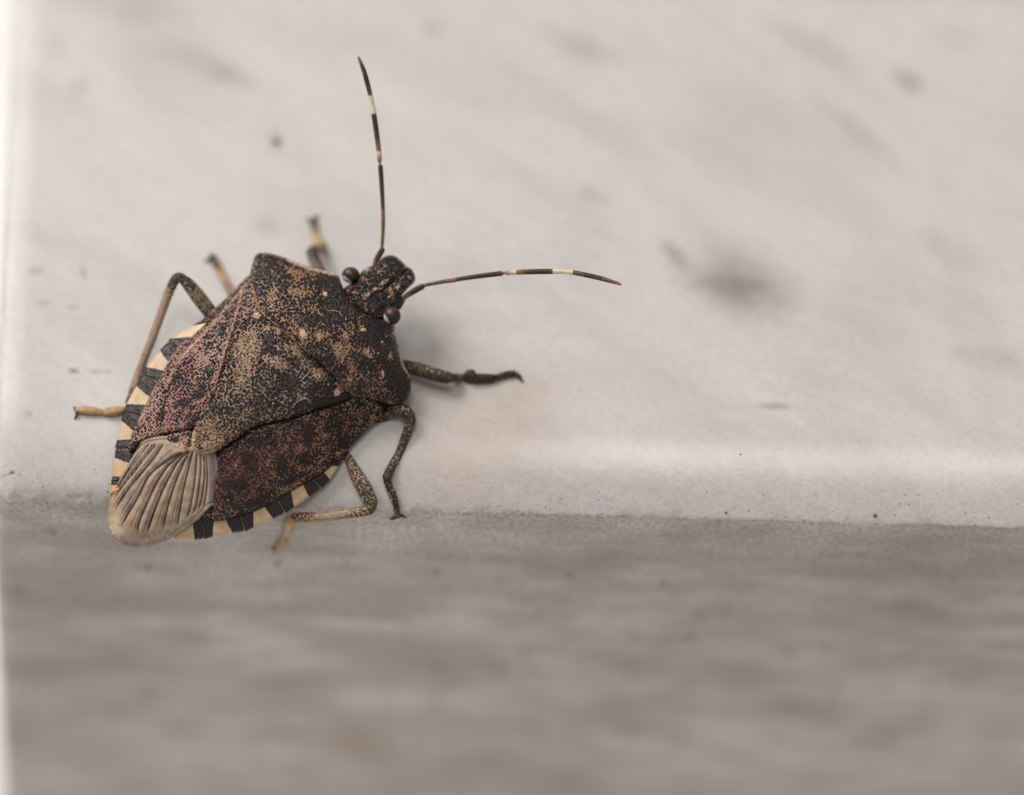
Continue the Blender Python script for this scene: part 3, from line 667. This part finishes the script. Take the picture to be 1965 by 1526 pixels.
# ---- striped margin of the abdomen: one plate per segment
def margin_side(stations, plates, dark_ranges, orange, name):
    st = np.array([s[0] + s[1] for s in stations], float)
    k = np.arange(len(st))
    def at(u):
        return np.stack([np.interp(u, k, st[:, j]) for j in range(4)], -1)
    for u0, u1 in plates:
        nu = max(6, int((np.linalg.norm(at(u1)[:2] - at(u0)[:2])) / 2.2)); nv = 12
        us = np.linspace(u0, u1, nu + 1)
        V2, W, C = [], [], []
        for i, u in enumerate(us):
            s = at(u); o, inn = s[:2], s[2:]
            dirv = inn - o; inn2 = inn + dirv / (np.linalg.norm(dirv) + 1e-6) * 14
            tpos = i / nu
            tooth = 1.6 * sstep(.75, 1.0, tpos) - 1.6 * sstep(.12, 0, tpos)
            o2 = o - dirv / (np.linalg.norm(dirv) + 1e-6) * tooth
            for j in range(nv + 1):
                v = j / nv
                q = o2 * (1 - v) + inn2 * v
                e = edge_level(q[None])[0]
                rim = min(v / .16, 1); sut = min(min(tpos, 1 - tpos) * nu * 2.2 / 3.0, 1)
                W.append(e - .34 + .14 * math.sqrt(max(1 - (1 - rim) ** 2, 0)) + .09 * math.sqrt(max(1 - (1 - sut) ** 2, 0)) + .25 * v)
                V2.append(q)
                dk = 0
                for a_, b_ in dark_ranges:
                    dk = max(dk, float(sstep(a_ - .12, a_ + .12, u) * sstep(b_ + .12, b_ - .12, u)))
                dk = max(0, dk - float(sstep(2.3, .6, min(tpos, 1 - tpos) * nu * 2.2) if u not in (0,) else 0))
                C.append((dk, orange(u), 0, 1))
        V2 = np.array(V2); W = np.array(W); n = len(V2); m = nv + 1; F = []
        for i in range(nu):
            for j in range(nv):
                a = i * m + j; F.append((a, a + m, a + m + 1, a + 1))
        # closed underside
        allV = np.vstack([V2, V2]); allW = np.concatenate([W, W - .22])
        for i in range(nu):
            for j in range(nv):
                a = n + i * m + j; F.append((a, a + 1, a + m + 1, a + m))
        ringi = [i * m for i in range(nu + 1)] + [nu * m + j for j in range(1, m)] + [i * m + nv for i in range(nu - 1, -1, -1)] + [j for j in range(nv - 1, 0, -1)]
        for x, y in zip(ringi, ringi[1:] + ringi[:1]): F.append((x, x + n, y + n, y))
        # face outward
        A, B, Cc = V2[F[0][0]], V2[F[0][1]], V2[F[0][2]]
        if (B[0] - A[0]) * (Cc[1] - A[1]) - (B[1] - A[1]) * (Cc[0] - A[0]) > 0: F = [tuple(reversed(f)) for f in F]
        a, l = AL(allV)
        mesh_obj('margin_plate', P(allV[:, 0], allV[:, 1], allW), F, MAT_MARGIN, bug, uv=np.stack([a, l], 1), paint=np.array(C + C))

LS = [((384, 616), (395, 615)), ((369, 625), (384, 622)), ((326, 650), (354, 648)), ((323, 655), (339, 667)), ((307, 672), (323, 695)), ((280, 705), (313, 711)), ((272, 719), (300, 731)), ((262, 740), (285, 760)), ((242, 776), (276, 777)), ((237, 790), (264, 797)), ((233, 807), (255, 826)), ((224, 845), (247, 843)), ((222, 859), (240, 860)), ((220, 878), (236, 884)), ((216, 915), (230, 915)), ((214, 924), (226, 922)), ((213, 930), (224, 930)), ((211, 950), (216, 947))]
margin_side(LS, [(0, 3), (3, 6), (6, 9), (9, 12), (12, 15), (15, 17)], [(-1, 1), (2, 4), (5, 7), (8, 10), (11, 13), (14, 16)], lambda u: float(sstep(12.5, 14.5, u)) * .8, 'left')
RS = [((661, 872), (654, 880)), ((651, 895), (641, 894)), ((634, 921), (622, 907)), ((616, 937), (604, 925)), ((594, 954), (586, 938)), ((564, 974), (559, 948)), ((547, 985), (539, 970)), ((525, 996), (510, 976)), ((486, 1013), (486, 985)), ((470, 1020), (463, 993)), ((446, 1023), (434, 1000)), ((407, 1031), (410, 1000)), ((391, 1034), (390, 1012)), ((374, 1036), (371, 1010)), ((334, 1035), (340, 1022))]
margin_side(RS, [(0, 3), (3, 6), (6, 9), (9, 12), (12, 14)], [(-1, 1), (2, 4), (5, 7), (8, 10), (11, 13)], lambda u: float(sstep(13, 14, u)) * .4, 'right')

# ---- head
def r5(*p): return [(600 + x / 6.935, 440 + y / 6.935) for x, y in p]
HEAD = r5((400, 800), (430, 770), (500, 720), (590, 680), (620, 610), (650, 560), (720, 510), (800, 480), (870, 430), (920, 385), (980, 350), (1050, 342), (1110, 362), (1180, 418), (1240, 478), (1272, 508), (1310, 520), (1352, 580), (1372, 650), (1352, 712), (1280, 780), (1210, 850), (1168, 920), (1160, 1000), (1120, 1050), (1060, 1110), (1040, 1200), (900, 1230), (740, 1190), (600, 1090), (480, 980), (400, 880))
def head_h(pts):
    a, l = AL(pts)
    return edge_level(pts) + np.interp(a, [5.5, 6.5, 7.5, 8.5, 9.3], [.78, .80, .72, .52, .30]) - .18 * np.clip(np.abs(l - .05) / 1.1, 0, 1.6) ** 2
TYL1 = r5((1255, 545), (1130, 640), (1010, 760), (880, 850)); TYL2 = r5((1120, 470), (1010, 590), (900, 690), (770, 800))
patch('head', HEAD, 2.6, bug, MAT_HEAD, height=head_h, roll=.34, rw=11, thick=.85, hfn=lambda p, d: .05 * (vnoise(p, 1 / 4., 51) - .5) + .05 * (vnoise(p, 1 / 9., 52) - .5),
      ridges=[(TYL1, 2.6, -.06), (TYL2, 2.2, -.03), (r5((1190, 520), (1060, 650), (900, 800)), 5, .04), (r5((920, 480), (760, 640), (640, 780)), 6, .03), (r5((1290, 660), (1160, 800), (1000, 960)), 6, .03)],
      ops=[('f', 0, lambda p: np.full(len(p), .10)), ('e', 1, 0.65, *r5((725, 538))[0], 7, 3.5, -20), ('e', 1, 0.65, *r5((960, 490))[0], 6, 2.5, -35), ('e', 1, 0.54, *r5((890, 565))[0], 5, 3, -40), ('e', 1, 0.54, *r5((950, 690))[0], 8, 4, -30), ('e', 1, 0.65, *r5((820, 800))[0], 6, 3.5, -20), ('e', 1, 0.65, *r5((720, 870))[0], 9, 3, -35), ('e', 1, 0.58, *r5((1280, 640))[0], 4, 3.5, 60), ('e', 1, 0.47, *r5((1105, 755))[0], 6, 5, 40), ('e', 1, 0.40, *r5((1030, 800))[0], 4, 4, 0), ('e', 1, 0.58, *r5((1235, 490))[0], 4, 2.5, 40), ('e', 1, 0.43, *r5((620, 660))[0], 4, 4, 0), ('e', 1, 0.29, *r5((800, 650))[0], 4, 4, 0), ('e', 1, 0.32, *r5((1140, 770))[0], 4, 5, 0),
           ('s', 0, .8, TYL1, 3), ('s', 0, .6, TYL2, 2.5), ('e', 0, .4, *r5((900, 1000))[0], 22, 16, 30), ('e', 0, .4, *r5((1060, 430))[0], 14, 9, 30)])
head = [o for o in COL.objects if o.name == 'head'][0]

def sphere_obj(name, px, py, w, r, mat, parent, squash=(1, 1, 1), paintfn=None, seg=28, rings=18):
    V, F, D = [], [], []
    for i in range(rings + 1):
        th = math.pi * i / rings
        for j in range(seg):
            ph = 2 * math.pi * j / seg
            dv = np.array([math.sin(th) * math.cos(ph), math.sin(th) * math.sin(ph), math.cos(th)])
            D.append(dv)
    D = np.array(D); c = P(px, py, w)
    V = c + (D[:, :1] * RT * squash[0] + D[:, 1:2] * UP * squash[1] - D[:, 2:] * FWD * squash[2]) * r
    for i in range(rings):
        for j in range(seg):
            a = i * seg + j; b = i * seg + (j + 1) % seg
            F.append((a, a + seg, b + seg, b))
    pc = np.zeros((len(V), 4)); pc[:, 3] = 1
    if paintfn: pc = paintfn(D)
    return mesh_obj(name, V, F, mat, parent, paint=pc)
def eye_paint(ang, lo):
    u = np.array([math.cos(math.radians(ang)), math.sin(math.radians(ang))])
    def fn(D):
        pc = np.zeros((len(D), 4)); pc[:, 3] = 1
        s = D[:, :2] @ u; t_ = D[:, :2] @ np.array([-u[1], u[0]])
        pc[:, 0] = sstep(lo, lo + .10, s) * sstep(.75, .45, np.abs(t_)) * (D[:, 2] > -.1)  # white wedge painted as a reflection in the eye
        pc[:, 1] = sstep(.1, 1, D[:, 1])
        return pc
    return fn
eye_l = sphere_obj('left_eye', 673, 528, float(head_h(np.array([[673, 528]]))[0]) - .10, .355, MAT_EYE, head, (1.03, .95, 1), eye_paint(232, .52))
eye_r = sphere_obj('right_eye', 752, 606, float(head_h(np.array([[752, 606]]))[0]) - .10, .375, MAT_EYE, head, (.98, 1.02, 1), eye_paint(212, .56))
eye_l['label'] = 'dark red compound eye nearer the slab corner'; eye_r['label'] = 'dark brown compound eye above the right foreleg'
for nm, (x, y) in (('left_ocellus', (675, 553)), ('right_ocellus', (716, 597))):
    sphere_obj(nm, x, y, float(head_h(np.array([[x, y]]))[0]) + .03, .07, MAT_OCEL, head, seg=14, rings=10)

# ---- limbs
def tube_geo(pts, radii, cols, ns=14, step=None, flat=1.0):
    """pts: (px,py,w); radii in px; returns geometry of a rounded, tapering tube"""
    pts = np.array(pts, float); W = P(pts[:, 0], pts[:, 1], pts[:, 2])
    n = len(W); t = np.arange(n)
    m = max(8, (n - 1) * 7)
    u = np.linspace(0, n - 1, m + 1)
    def cr(A):
        A = np.asarray(A, float); A2 = np.concatenate([A[:1] * 2 - A[1:2], A, A[-1:] * 2 - A[-2:-1]])
        i = np.clip(u.astype(int), 0, n - 2); f = (u - i)
        f = f.reshape(-1, *([1] * (A.ndim - 1)))
        p0, p1, p2, p3 = A2[i], A2[i + 1], A2[i + 2], A2[i + 3]
        return .5 * (2 * p1 + (p2 - p0) * f + (2 * p0 - 5 * p1 + 4 * p2 - p3) * f ** 2 + (3 * p1 - p0 - 3 * p2 + p3) * f ** 3)
    C = cr(W); R = np.interp(u, t, np.array(radii, float)) * KPX
    K = np.stack([np.interp(u, t, np.array(cols, float)[:, k]) for k in range(3)], 1)
    T = np.gradient(C, axis=0); T /= np.linalg.norm(T, axis=1)[:, None] + 1e-12
    # rounded caps
    capn = 4
    pre = [(C[0] - T[0] * R[0] * math.sin(a), R[0] * math.cos(a)) for a in np.linspace(math.pi / 2 * .96, 0, capn, endpoint=False)]
    post = [(C[-1] + T[-1] * R[-1] * math.sin(a), R[-1] * math.cos(a)) for a in np.linspace(0, math.pi / 2 * .96, capn + 1)[1:]]
    C = np.vstack([[p for p, _ in pre], C, [p for p, _ in post]]); R = np.r_[[r for _, r in pre], R, [r for _, r in post]]
    T = np.vstack([np.repeat(T[:1], capn, 0), T, np.repeat(T[-1:], capn, 0)]); K = np.vstack([np.repeat(K[:1], capn, 0), K, np.repeat(K[-1:], capn, 0)])
    nrm = np.cross(T[0], -FWD); nrm /= np.linalg.norm(nrm) + 1e-9
    V, UV, PC = [], [], []; s = 0
    for i in range(len(C)):
        nrm = nrm - T[i] * (nrm @ T[i]); nrm /= np.linalg.norm(nrm) + 1e-9
        bi = np.cross(T[i], nrm)
        if i: s += np.linalg.norm(C[i] - C[i - 1])
        for j in range(ns):
            a = 2 * math.pi * j / ns
            V.append(C[i] + R[i] * (1 + .05 * math.cos(3 * a + .6)) * (math.cos(a) * nrm + math.sin(a) * bi * flat))
            UV.append((s, abs(a - math.pi) * R[i] + 13.7)); PC.append((*K[i], 1))
    F = []
    for i in range(len(C) - 1):
        for j in range(ns):
            a = i * ns + j; b = i * ns + (j + 1) % ns
            F.append((a, b, b + ns, a + ns))
    F.append(tuple(range(ns - 1, -1, -1))); F.append(tuple((len(C) - 1) * ns + j for j in range(ns)))
    return np.array(V), F, UV, PC
def merge(*geos):
    V, F, U, Pn = [], [], [], []; b = 0
    for v, f, u, p in geos:
        V.append(v); F += [tuple(i + b for i in x) for x in f]; U += u; Pn += p; b += len(v)
    return np.vstack(V), F, U, Pn
def bristles(geo, count, ln, seed):
    v, f, u, p = geo; rng = np.random.RandomState(seed); ns = 14; rings = len(v) // ns
    V, F, U, C = [], [], [], []
    for _ in range(count):
        i = rng.randint(4, rings - 4); j = rng.randint(ns); c = v[i * ns:(i + 1) * ns].mean(0); b = v[i * ns + j]
        t_ = v[(i + 1) * ns:(i + 2) * ns].mean(0) - c; t_ /= np.linalg.norm(t_) + 1e-9
        o = b - c; o /= np.linalg.norm(o) + 1e-9; d = o * .7 + t_ * .8; d /= np.linalg.norm(d); sd = np.cross(d, o); sd /= np.linalg.norm(sd) + 1e-9; o2 = np.cross(sd, d)
        r = .012; k = len(V); tip = b + d * ln * (.6 + .7 * rng.rand())
        V += [b + sd * r, b - sd * r * .5 + o2 * r * .87, b - sd * r * .5 - o2 * r * .87, tip]
        F += [(k, k + 1, k + 3), (k + 1, k + 2, k + 3), (k + 2, k, k + 3)]; U += [(0, 0)] * 4; C += [(.2, .3, 0, 1)] * 4
    return np.array(V), F, U, C
def tube(name, pts, radii, cols, mat, parent, **kw):
    v, f, u, p = tube_geo(pts, radii, cols, **kw)
    if name == 'tibia': v, f, u, p = merge((v, f, u, p), bristles((v, f, u, p), 70, .17, len(v)))
    return mesh_obj(name, v, f, mat, parent, uv=u, paint=p)

def foot(px, py, r=7, up=0.0):
    return (px, py, slab_w(px, py) + r * KPX * 1.05 + up)
def tarsus_obj(pts, radii, cols, claws, parent, mat):
    geos = [tube_geo(pts, radii, cols)]; geos.append(bristles(geos[0], 46, .13, int(pts[0][0])))
    e = np.array(pts[-1])
    for cx, cy in claws:
        mx, my = (e[0] + cx) / 2 + (cy - e[1]) * .12, (e[1] + cy) / 2 - (cx - e[0]) * .12
        ce = foot(cx, cy, 2)
        geos.append(tube_geo([tuple(e), (mx, my, (e[2] + ce[2]) / 2 + .06), ce], [4.0, 3.0, 1.2], [(.9, 0, 0)] * 3, ns=8))
    g_ = merge(*geos)
    return mesh_obj('tarsus', *g_[:2], mat, parent, uv=g_[2], paint=g_[3])

D_, PALE_, MID = (.55, 0, 0), (0, .5, .3), (.15, 0, 0)
DK2 = (.9, 0, 0)
# hind left leg: knee high, shin running down behind the body edge
leg = tube('left_hind_leg', [(425, 628, -1.3), (403, 600, -1.15), (380, 570, -.95), (360, 545, -.8), (350, 536, -.75)], [12, 14, 14.5, 12, 9], [(.2, 0, 0), (.1, 0, 0), (.1, .1, 0), (.35, 0, 0), D_], MAT_LEG, bug)
ft = foot(243, 786, 7)
tube('tibia', [(352, 536, -.75), (342, 533, -.75), (333, 543, -.8), (320, 573, -.92), (293, 648, -1.25), (264, 722, -1.55), (248, 772, ft[2] + .12)], [8.5, 9.5, 9.5, 9.2, 8.5, 7.5, 7], [D_, D_, (.6, 0, 0), (0, .42, .5), (0, .5, .8), (0, .35, .4), (.4, 0, 0)], MAT_LEG, leg)
tarsus_obj([ft, foot(222, 789, 8), foot(206, 791, 7.5), foot(200, 792, 6), foot(180, 789, 7.5), foot(160, 787, 7), foot(148, 787, 5.5)], [6, 9, 8.5, 4.4, 7.5, 8, 5.5], [(0, .3, 0)] * 7, [(142, 781), (143, 804)], leg, MAT_TAR)
# middle left leg: mostly under the body
leg = tube('left_middle_leg', [(520, 640, -1.6), (490, 605, -2.0), (472, 590, -2.6)], [13, 13, 10], [MID] * 3, MAT_LEG, bug)
f1 = foot(432, 540, 7)
tube('tibia', [(472, 590, -2.6), (460, 580, -3.2), (444, 560, f1[2] + .25), (434, 543, f1[2] + .1)], [9, 8.5, 8, 7], [D_, (.1, .2, .5), (0, .3, .5), (0, .3, .4)], MAT_LEG, leg)
tarsus_obj([f1, foot(424, 524, 7), foot(415, 507, 7), foot(409, 494, 6)], [7.5, 7.5, 7.5, 6.5], [(.15, .2, 0), (.35, 0, 0), (.7, 0, 0), (.75, 0, 0)], [(392, 500), (402, 486)], leg, MAT_TAR)
# front left leg
leg = tube('left_fore_leg', [(640, 575, -1.9), (622, 540, -2.4), (608, 510, -3.0), (598, 486, -3.35)], [12, 12, 12, 11], [MID, MID, (.3, 0, 0), D_], MAT_LEG, bug)
f2 = foot(618, 474, 9)
tube('tibia', [(598, 482, -3.35), (605, 478, -3.6), (613, 478, (f2[2] - 3.6) / 2), (619, 475, f2[2] + .15)], [9, 8.5, 8, 8], [D_, (.2, .2, .6), (0, .4, .9), (.4, .2, .5)], MAT_LEG, leg)
tarsus_obj([f2, foot(611, 461, 8), foot(606, 450, 6.5), foot(603, 436, 6.5), foot(601, 424, 6.5)], [9, 8, 6, 6.5, 6], [(.1, .3, 0), (.1, .3, 0), (.3, 0, 0), (.7, 0, 0), (.75, 0, 0)], [(588, 419), (611, 414)], leg, MAT_TAR)
# front right leg: thigh reaching out, shin dropping away, foot flat on the stone
leg = tube('right_fore_leg', [(735, 700, -1.5), (772, 701, -1.2), (800, 708, -1.05), (830, 717, -.95), (856, 724, -.9)], [11, 11.5, 13, 13.5, 12.5], [(.42, 0, 0)] * 4 + [(.6, 0, 0)], MAT_LEG, bug)
f3 = foot(898, 725, 9)
tube('tibia', [(856, 724, -.9), (868, 725, -1.1), (882, 725, -1.6), (893, 722, (f3[2] - 1.6) / 2 - .2), (904, 718, f3[2] + .2)], [10.5, 9, 8, 8, 9.5], [DK2, (.5, 0, 0), (.1, .2, .5), (.1, .2, .5), (.6, 0, 0)], MAT_LEG, leg)
tarsus_obj([f3, foot(915, 726, 9), foot(940, 726, 8.5), foot(955, 724, 6.5), foot(970, 719, 7), foot(985, 717, 7)], [9, 10, 9, 6, 7, 6.5], [DK2] * 6, [(1004, 734), (1000, 722)], leg, MAT_TAR)
# middle right leg
leg = tube('right_middle_leg', [(700, 815, -1.0), (738, 796, -.7), (757, 786, -.45), (774, 787, -.3), (786, 797, -.25)], [12, 12.5, 13, 13, 11], [(.3, 0, 0)] * 4 + [(.6, 0, 0)], MAT_LEG, bug)
f4 = foot(743, 917, 8)
tube('tibia', [(784, 796, -.25), (788, 806, -.25), (784, 822, -.25), (768, 866, -.3), (752, 896, (f4[2] - .3) / 2 + .05), (743, 915, f4[2] + .1)], [10, 10.5, 9, 8.3, 8, 9], [DK2, (.7, 0, 0), (.4, 0, .4), (.32, 0, .4), (.5, 0, .2), DK2], MAT_LEG, leg)
tarsus_obj([f4, foot(744, 926, 7), foot(752, 946, 7.5), foot(757, 960, 7), foot(761, 974, 5.5), foot(763, 990, 6)], [8, 7, 8, 7.5, 5.5, 5.5], [DK2, (.7, 0, 0), (.62, .0, 0), (.75, 0, 0), DK2, DK2], [(748, 997), (779, 994)], leg, MAT_TAR)
# hind right leg
leg = tube('right_hind_leg', [(650, 850, -.7), (668, 878, -.25), (684, 910, .10), (700, 938, .35), (711, 962, .5)], [7, 8.5, 13, 15, 14], [(.2, 0, 0), (0, .1, 0), (.1, 0, 0), (.3, 0, 0), (.35, .1, 0)], MAT_LEG, bug)
f5 = foot(562, 996, 8)
tube('tibia', [(713, 964, .5), (708, 977, .55), (696, 982, .55), (655, 988, .45), (617, 992, .33), (585, 993, .2), (565, 993, .1)], [12, 12.5, 10, 9.3, 9.5, 9.5, 8], [(.5, 0, 0), (.5, .1, 0), (.3, .15, .2), (0, .3, .45), (0, .3, .4), (.35, .1, .1), (.3, .1, .1)], MAT_LEG, leg)
def frontw(px, py, r=7):                     # on the slab's front face
    return (px, py, slab_w(px, py) + r * KPX * 1.15)
tarsus_obj([(565, 994, .08), (556, 1004, -.1), frontw(552, 1018), frontw(546, 1030), frontw(540, 1043), frontw(534, 1053)], [6.5, 9, 9.5, 5.2, 8.5, 8.5], [(0, .35, 0)] * 6, [(521, 1051), (526, 1062)], leg, MAT_TAR)

# ---- antennae (five segments each)
BR, OR_, CR, DB = (.15, 0, 0), (0, 0, .9), (0, 1, 0), (.6, 0, 0)
def antenna(name, label, segs):
    root = None; b0 = np.array(segs[0][0][0][:2])
    for i, (pts, rad, cols) in enumerate(segs):
        pts = [(x, y, w + .0034 * math.hypot(x - b0[0], y - b0[1])) for x, y, w in pts]
        o = tube(name if i == 0 else 'antenna_segment', pts, rad, cols, MAT_ANT, bug if root is None else root, ns=12)
        if root is None: root = o; o['label'] = label
hb = lambda x, y: float(head_h(np.array([[x, y]]))[0])
wl = hb(718, 507) - .35; wt = -1.0
antenna('left_antenna', 'antenna pointing straight away from the slab edge',
        [([(719, 512, wl), (720, 503, wl), (727, 490, wl + .02), (733, 480, wl + .03)], [3.5, 4.5, 6, 5.5], [OR_, OR_, (.3, 0, .4), DB]),
         ([(732, 482, wl + .03), (733, 472, wl), (735, 440, wl - .1), (735, 412, wl - .15)], [3.2, 3.2, 3.6, 4.2], [BR, (.1, 0, .2), (.15, 0, .2), (0, 0, .7)]),
         ([(735, 411, wl - .15), (734, 385, wl - .2), (732, 350, wl - .3), (730, 320, wl - .35)], [3.8, 4.0, 4.5, 4.7], [(0, 0, .6), DB, DB, DB]),
         ([(729.5, 319, wl - .35), (729, 313, wl - .35), (728.3, 308, wl - .36), (727, 292, wl - .38), (726.4, 286, wl - .39), (721, 245, wl - .45), (717.5, 221, wl - .5), (717, 216, wl - .5), (715.5, 204, wl - .52)], [1.8, 2.0, 4.4, 4.8, 4.8, 5.2, 5.2, 5.0, 4.2], [DB, OR_, (0, .3, .7), CR, (.1, .3, .4), DB, DB, CR, CR]),
         ([(715.3, 203, wl - .52), (714.5, 199, wl - .52), (711, 184, wl - .55), (709.6, 179, wl - .55), (703, 153, wl - .6), (697, 133, wl - .65), (690, 115, wl - .7), (687.6, 109.5, wl - .7)], [2.2, 3.8, 4.4, 4.5, 4.8, 4.3, 3, 1.6], [CR, CR, CR, (.3, .1, .3), DB, (.4, 0, .1), OR_, OR_])])
wr = hb(775, 572) - .40
antenna('right_antenna', 'antenna stretched out parallel to the slab edge',
        [([(764, 588, wr - .05), (771, 577, wr), (777, 570, wr), (795, 558, wr + .02), (810, 550, wr + .05)], [7, 6, 4.5, 6.2, 5.6], [DB, DB, (0, .1, .8), DB, DB]),
         ([(808, 551, wr + .05), (815, 547.5, wr + .05), (845, 541.5, wr + .05), (871, 537.5, wr + .05)], [3.4, 3.4, 3.9, 4.4], [BR, (.15, 0, .2), (.15, 0, .15), (0, .1, .5)]),
         ([(870, 537.6, wr + .05), (876, 536.5, wr + .05), (880, 535.8, wr + .05), (915, 530.5, wr + .05), (955, 525.5, wr + .05), (962, 524.7, wr + .05)], [4.6, 4.4, 4.2, 4.6, 5.0, 4.8], [(0, .2, .6), (.1, .1, .4), DB, DB, DB, (.3, 0, .3)]),
         ([(961, 524.7, wr + .05), (968, 524, wr + .05), (972, 523.7, wr + .05), (989, 522.6, wr + .05), (995, 522.3, wr + .05), (1028, 521.3, wr + .05), (1057, 521, wr + .05), (1063, 521, wr + .05), (1078, 521.4, wr + .05)], [1.8, 2.2, 4.2, 4.9, 4.9, 5.2, 5.1, 5.0, 4.2], [DB, OR_, (0, .5, .5), CR, (.1, .3, .5), DB, DB, CR, CR]),
         ([(1077, 521.4, wr + .05), (1083, 521.6, wr + .05), (1099, 523.3, wr + .05), (1104, 524, wr + .05), (1140, 531.5, wr + .02), (1165, 538, wr), (1185, 544, wr), (1191.5, 546.3, wr)], [2.2, 3.8, 4.6, 4.7, 4.8, 4.3, 3.2, 1.6], [CR, CR, CR, (.3, .1, .4), (.45, 0, .1), (.2, 0, .3), OR_, OR_])])

# ------------------------------------------------------------------ lint fibres lying on the insect, crumbs on the stone
def fibre(pts, label, lift=.19, r=.5):
    q = np.array(pts, float)
    w = dorsal(q) + lift
    v, f, u, p = tube_geo([(a, b, c) for (a, b), c in zip(pts, w)], [r * .7] + [r] * (len(pts) - 2) + [r * .5], [(0, 0, 0)] * len(pts), ns=6)
    c = v.mean(0)
    o = mesh_obj('lint_fibre', v, f, MAT_FIBRE, None, origin=c); o.location = c * S
    o['label'] = label; o['category'] = 'fibre'; o['group'] = 'lint fibres lying on the insect'
fibre([(656, 697), (658, 688), (663, 681), (669, 674)], 'short curved white lint fibre on the rear of the pronotum', .40)
fibre([(578, 731), (585, 723), (591, 716), (596, 712)], 'fine straight white lint fibre beside a red fleck on the scutellum')
fibre([(562, 782), (566, 775), (574, 769), (584, 765), (592, 767), (597, 774)], 'looped white lint fibre on the scutellum flank beside the dark wing')
fibre([(628, 596), (640, 596), (650, 599), (657, 606)], 'bent white lint fibre behind the head', .38)

def crumb(px, py, r, label):
    c = P(px, py, slab_w(px, py) + r * .3)
    V, F = [], []; rng = np.random.RandomState(int(px)); rings, seg = 5, 8
    for i in range(rings + 1):
        th = math.pi * i / rings
        for j in range(seg):
            ph = 2 * math.pi * j / seg; k = r * (.75 + .5 * rng.rand()) if 0 < i < rings else r * .8
            V.append(np.array([math.sin(th) * math.cos(ph) * 1.3, math.sin(th) * math.sin(ph), math.cos(th) * .7]) * k)
    for i in range(rings):
        for j in range(seg):
            a = i * seg + j; b = i * seg + (j + 1) % seg; F.append((a, a + seg, b + seg, b))
    o = mesh_obj('dirt_crumb', V, F, MAT_CRUMB, None, origin=np.zeros(3)); o.location = c * S
    o['label'] = label; o['category'] = 'crumb'; o['group'] = 'dirt crumbs on the marble'
crumb(531, 272, .13, 'round dark dirt crumb on the marble beyond the left foreleg')
crumb(1679, 989, .065, 'tiny dark dirt grain on the slab edge, farthest along it from the insect')
crumb(1393, 984, .05, 'tiny dark dirt grain on the slab edge below the grey spot')
crumb(1421, 872, .035, 'speck sized dirt grain on the slope between the grey spot and slab edge')
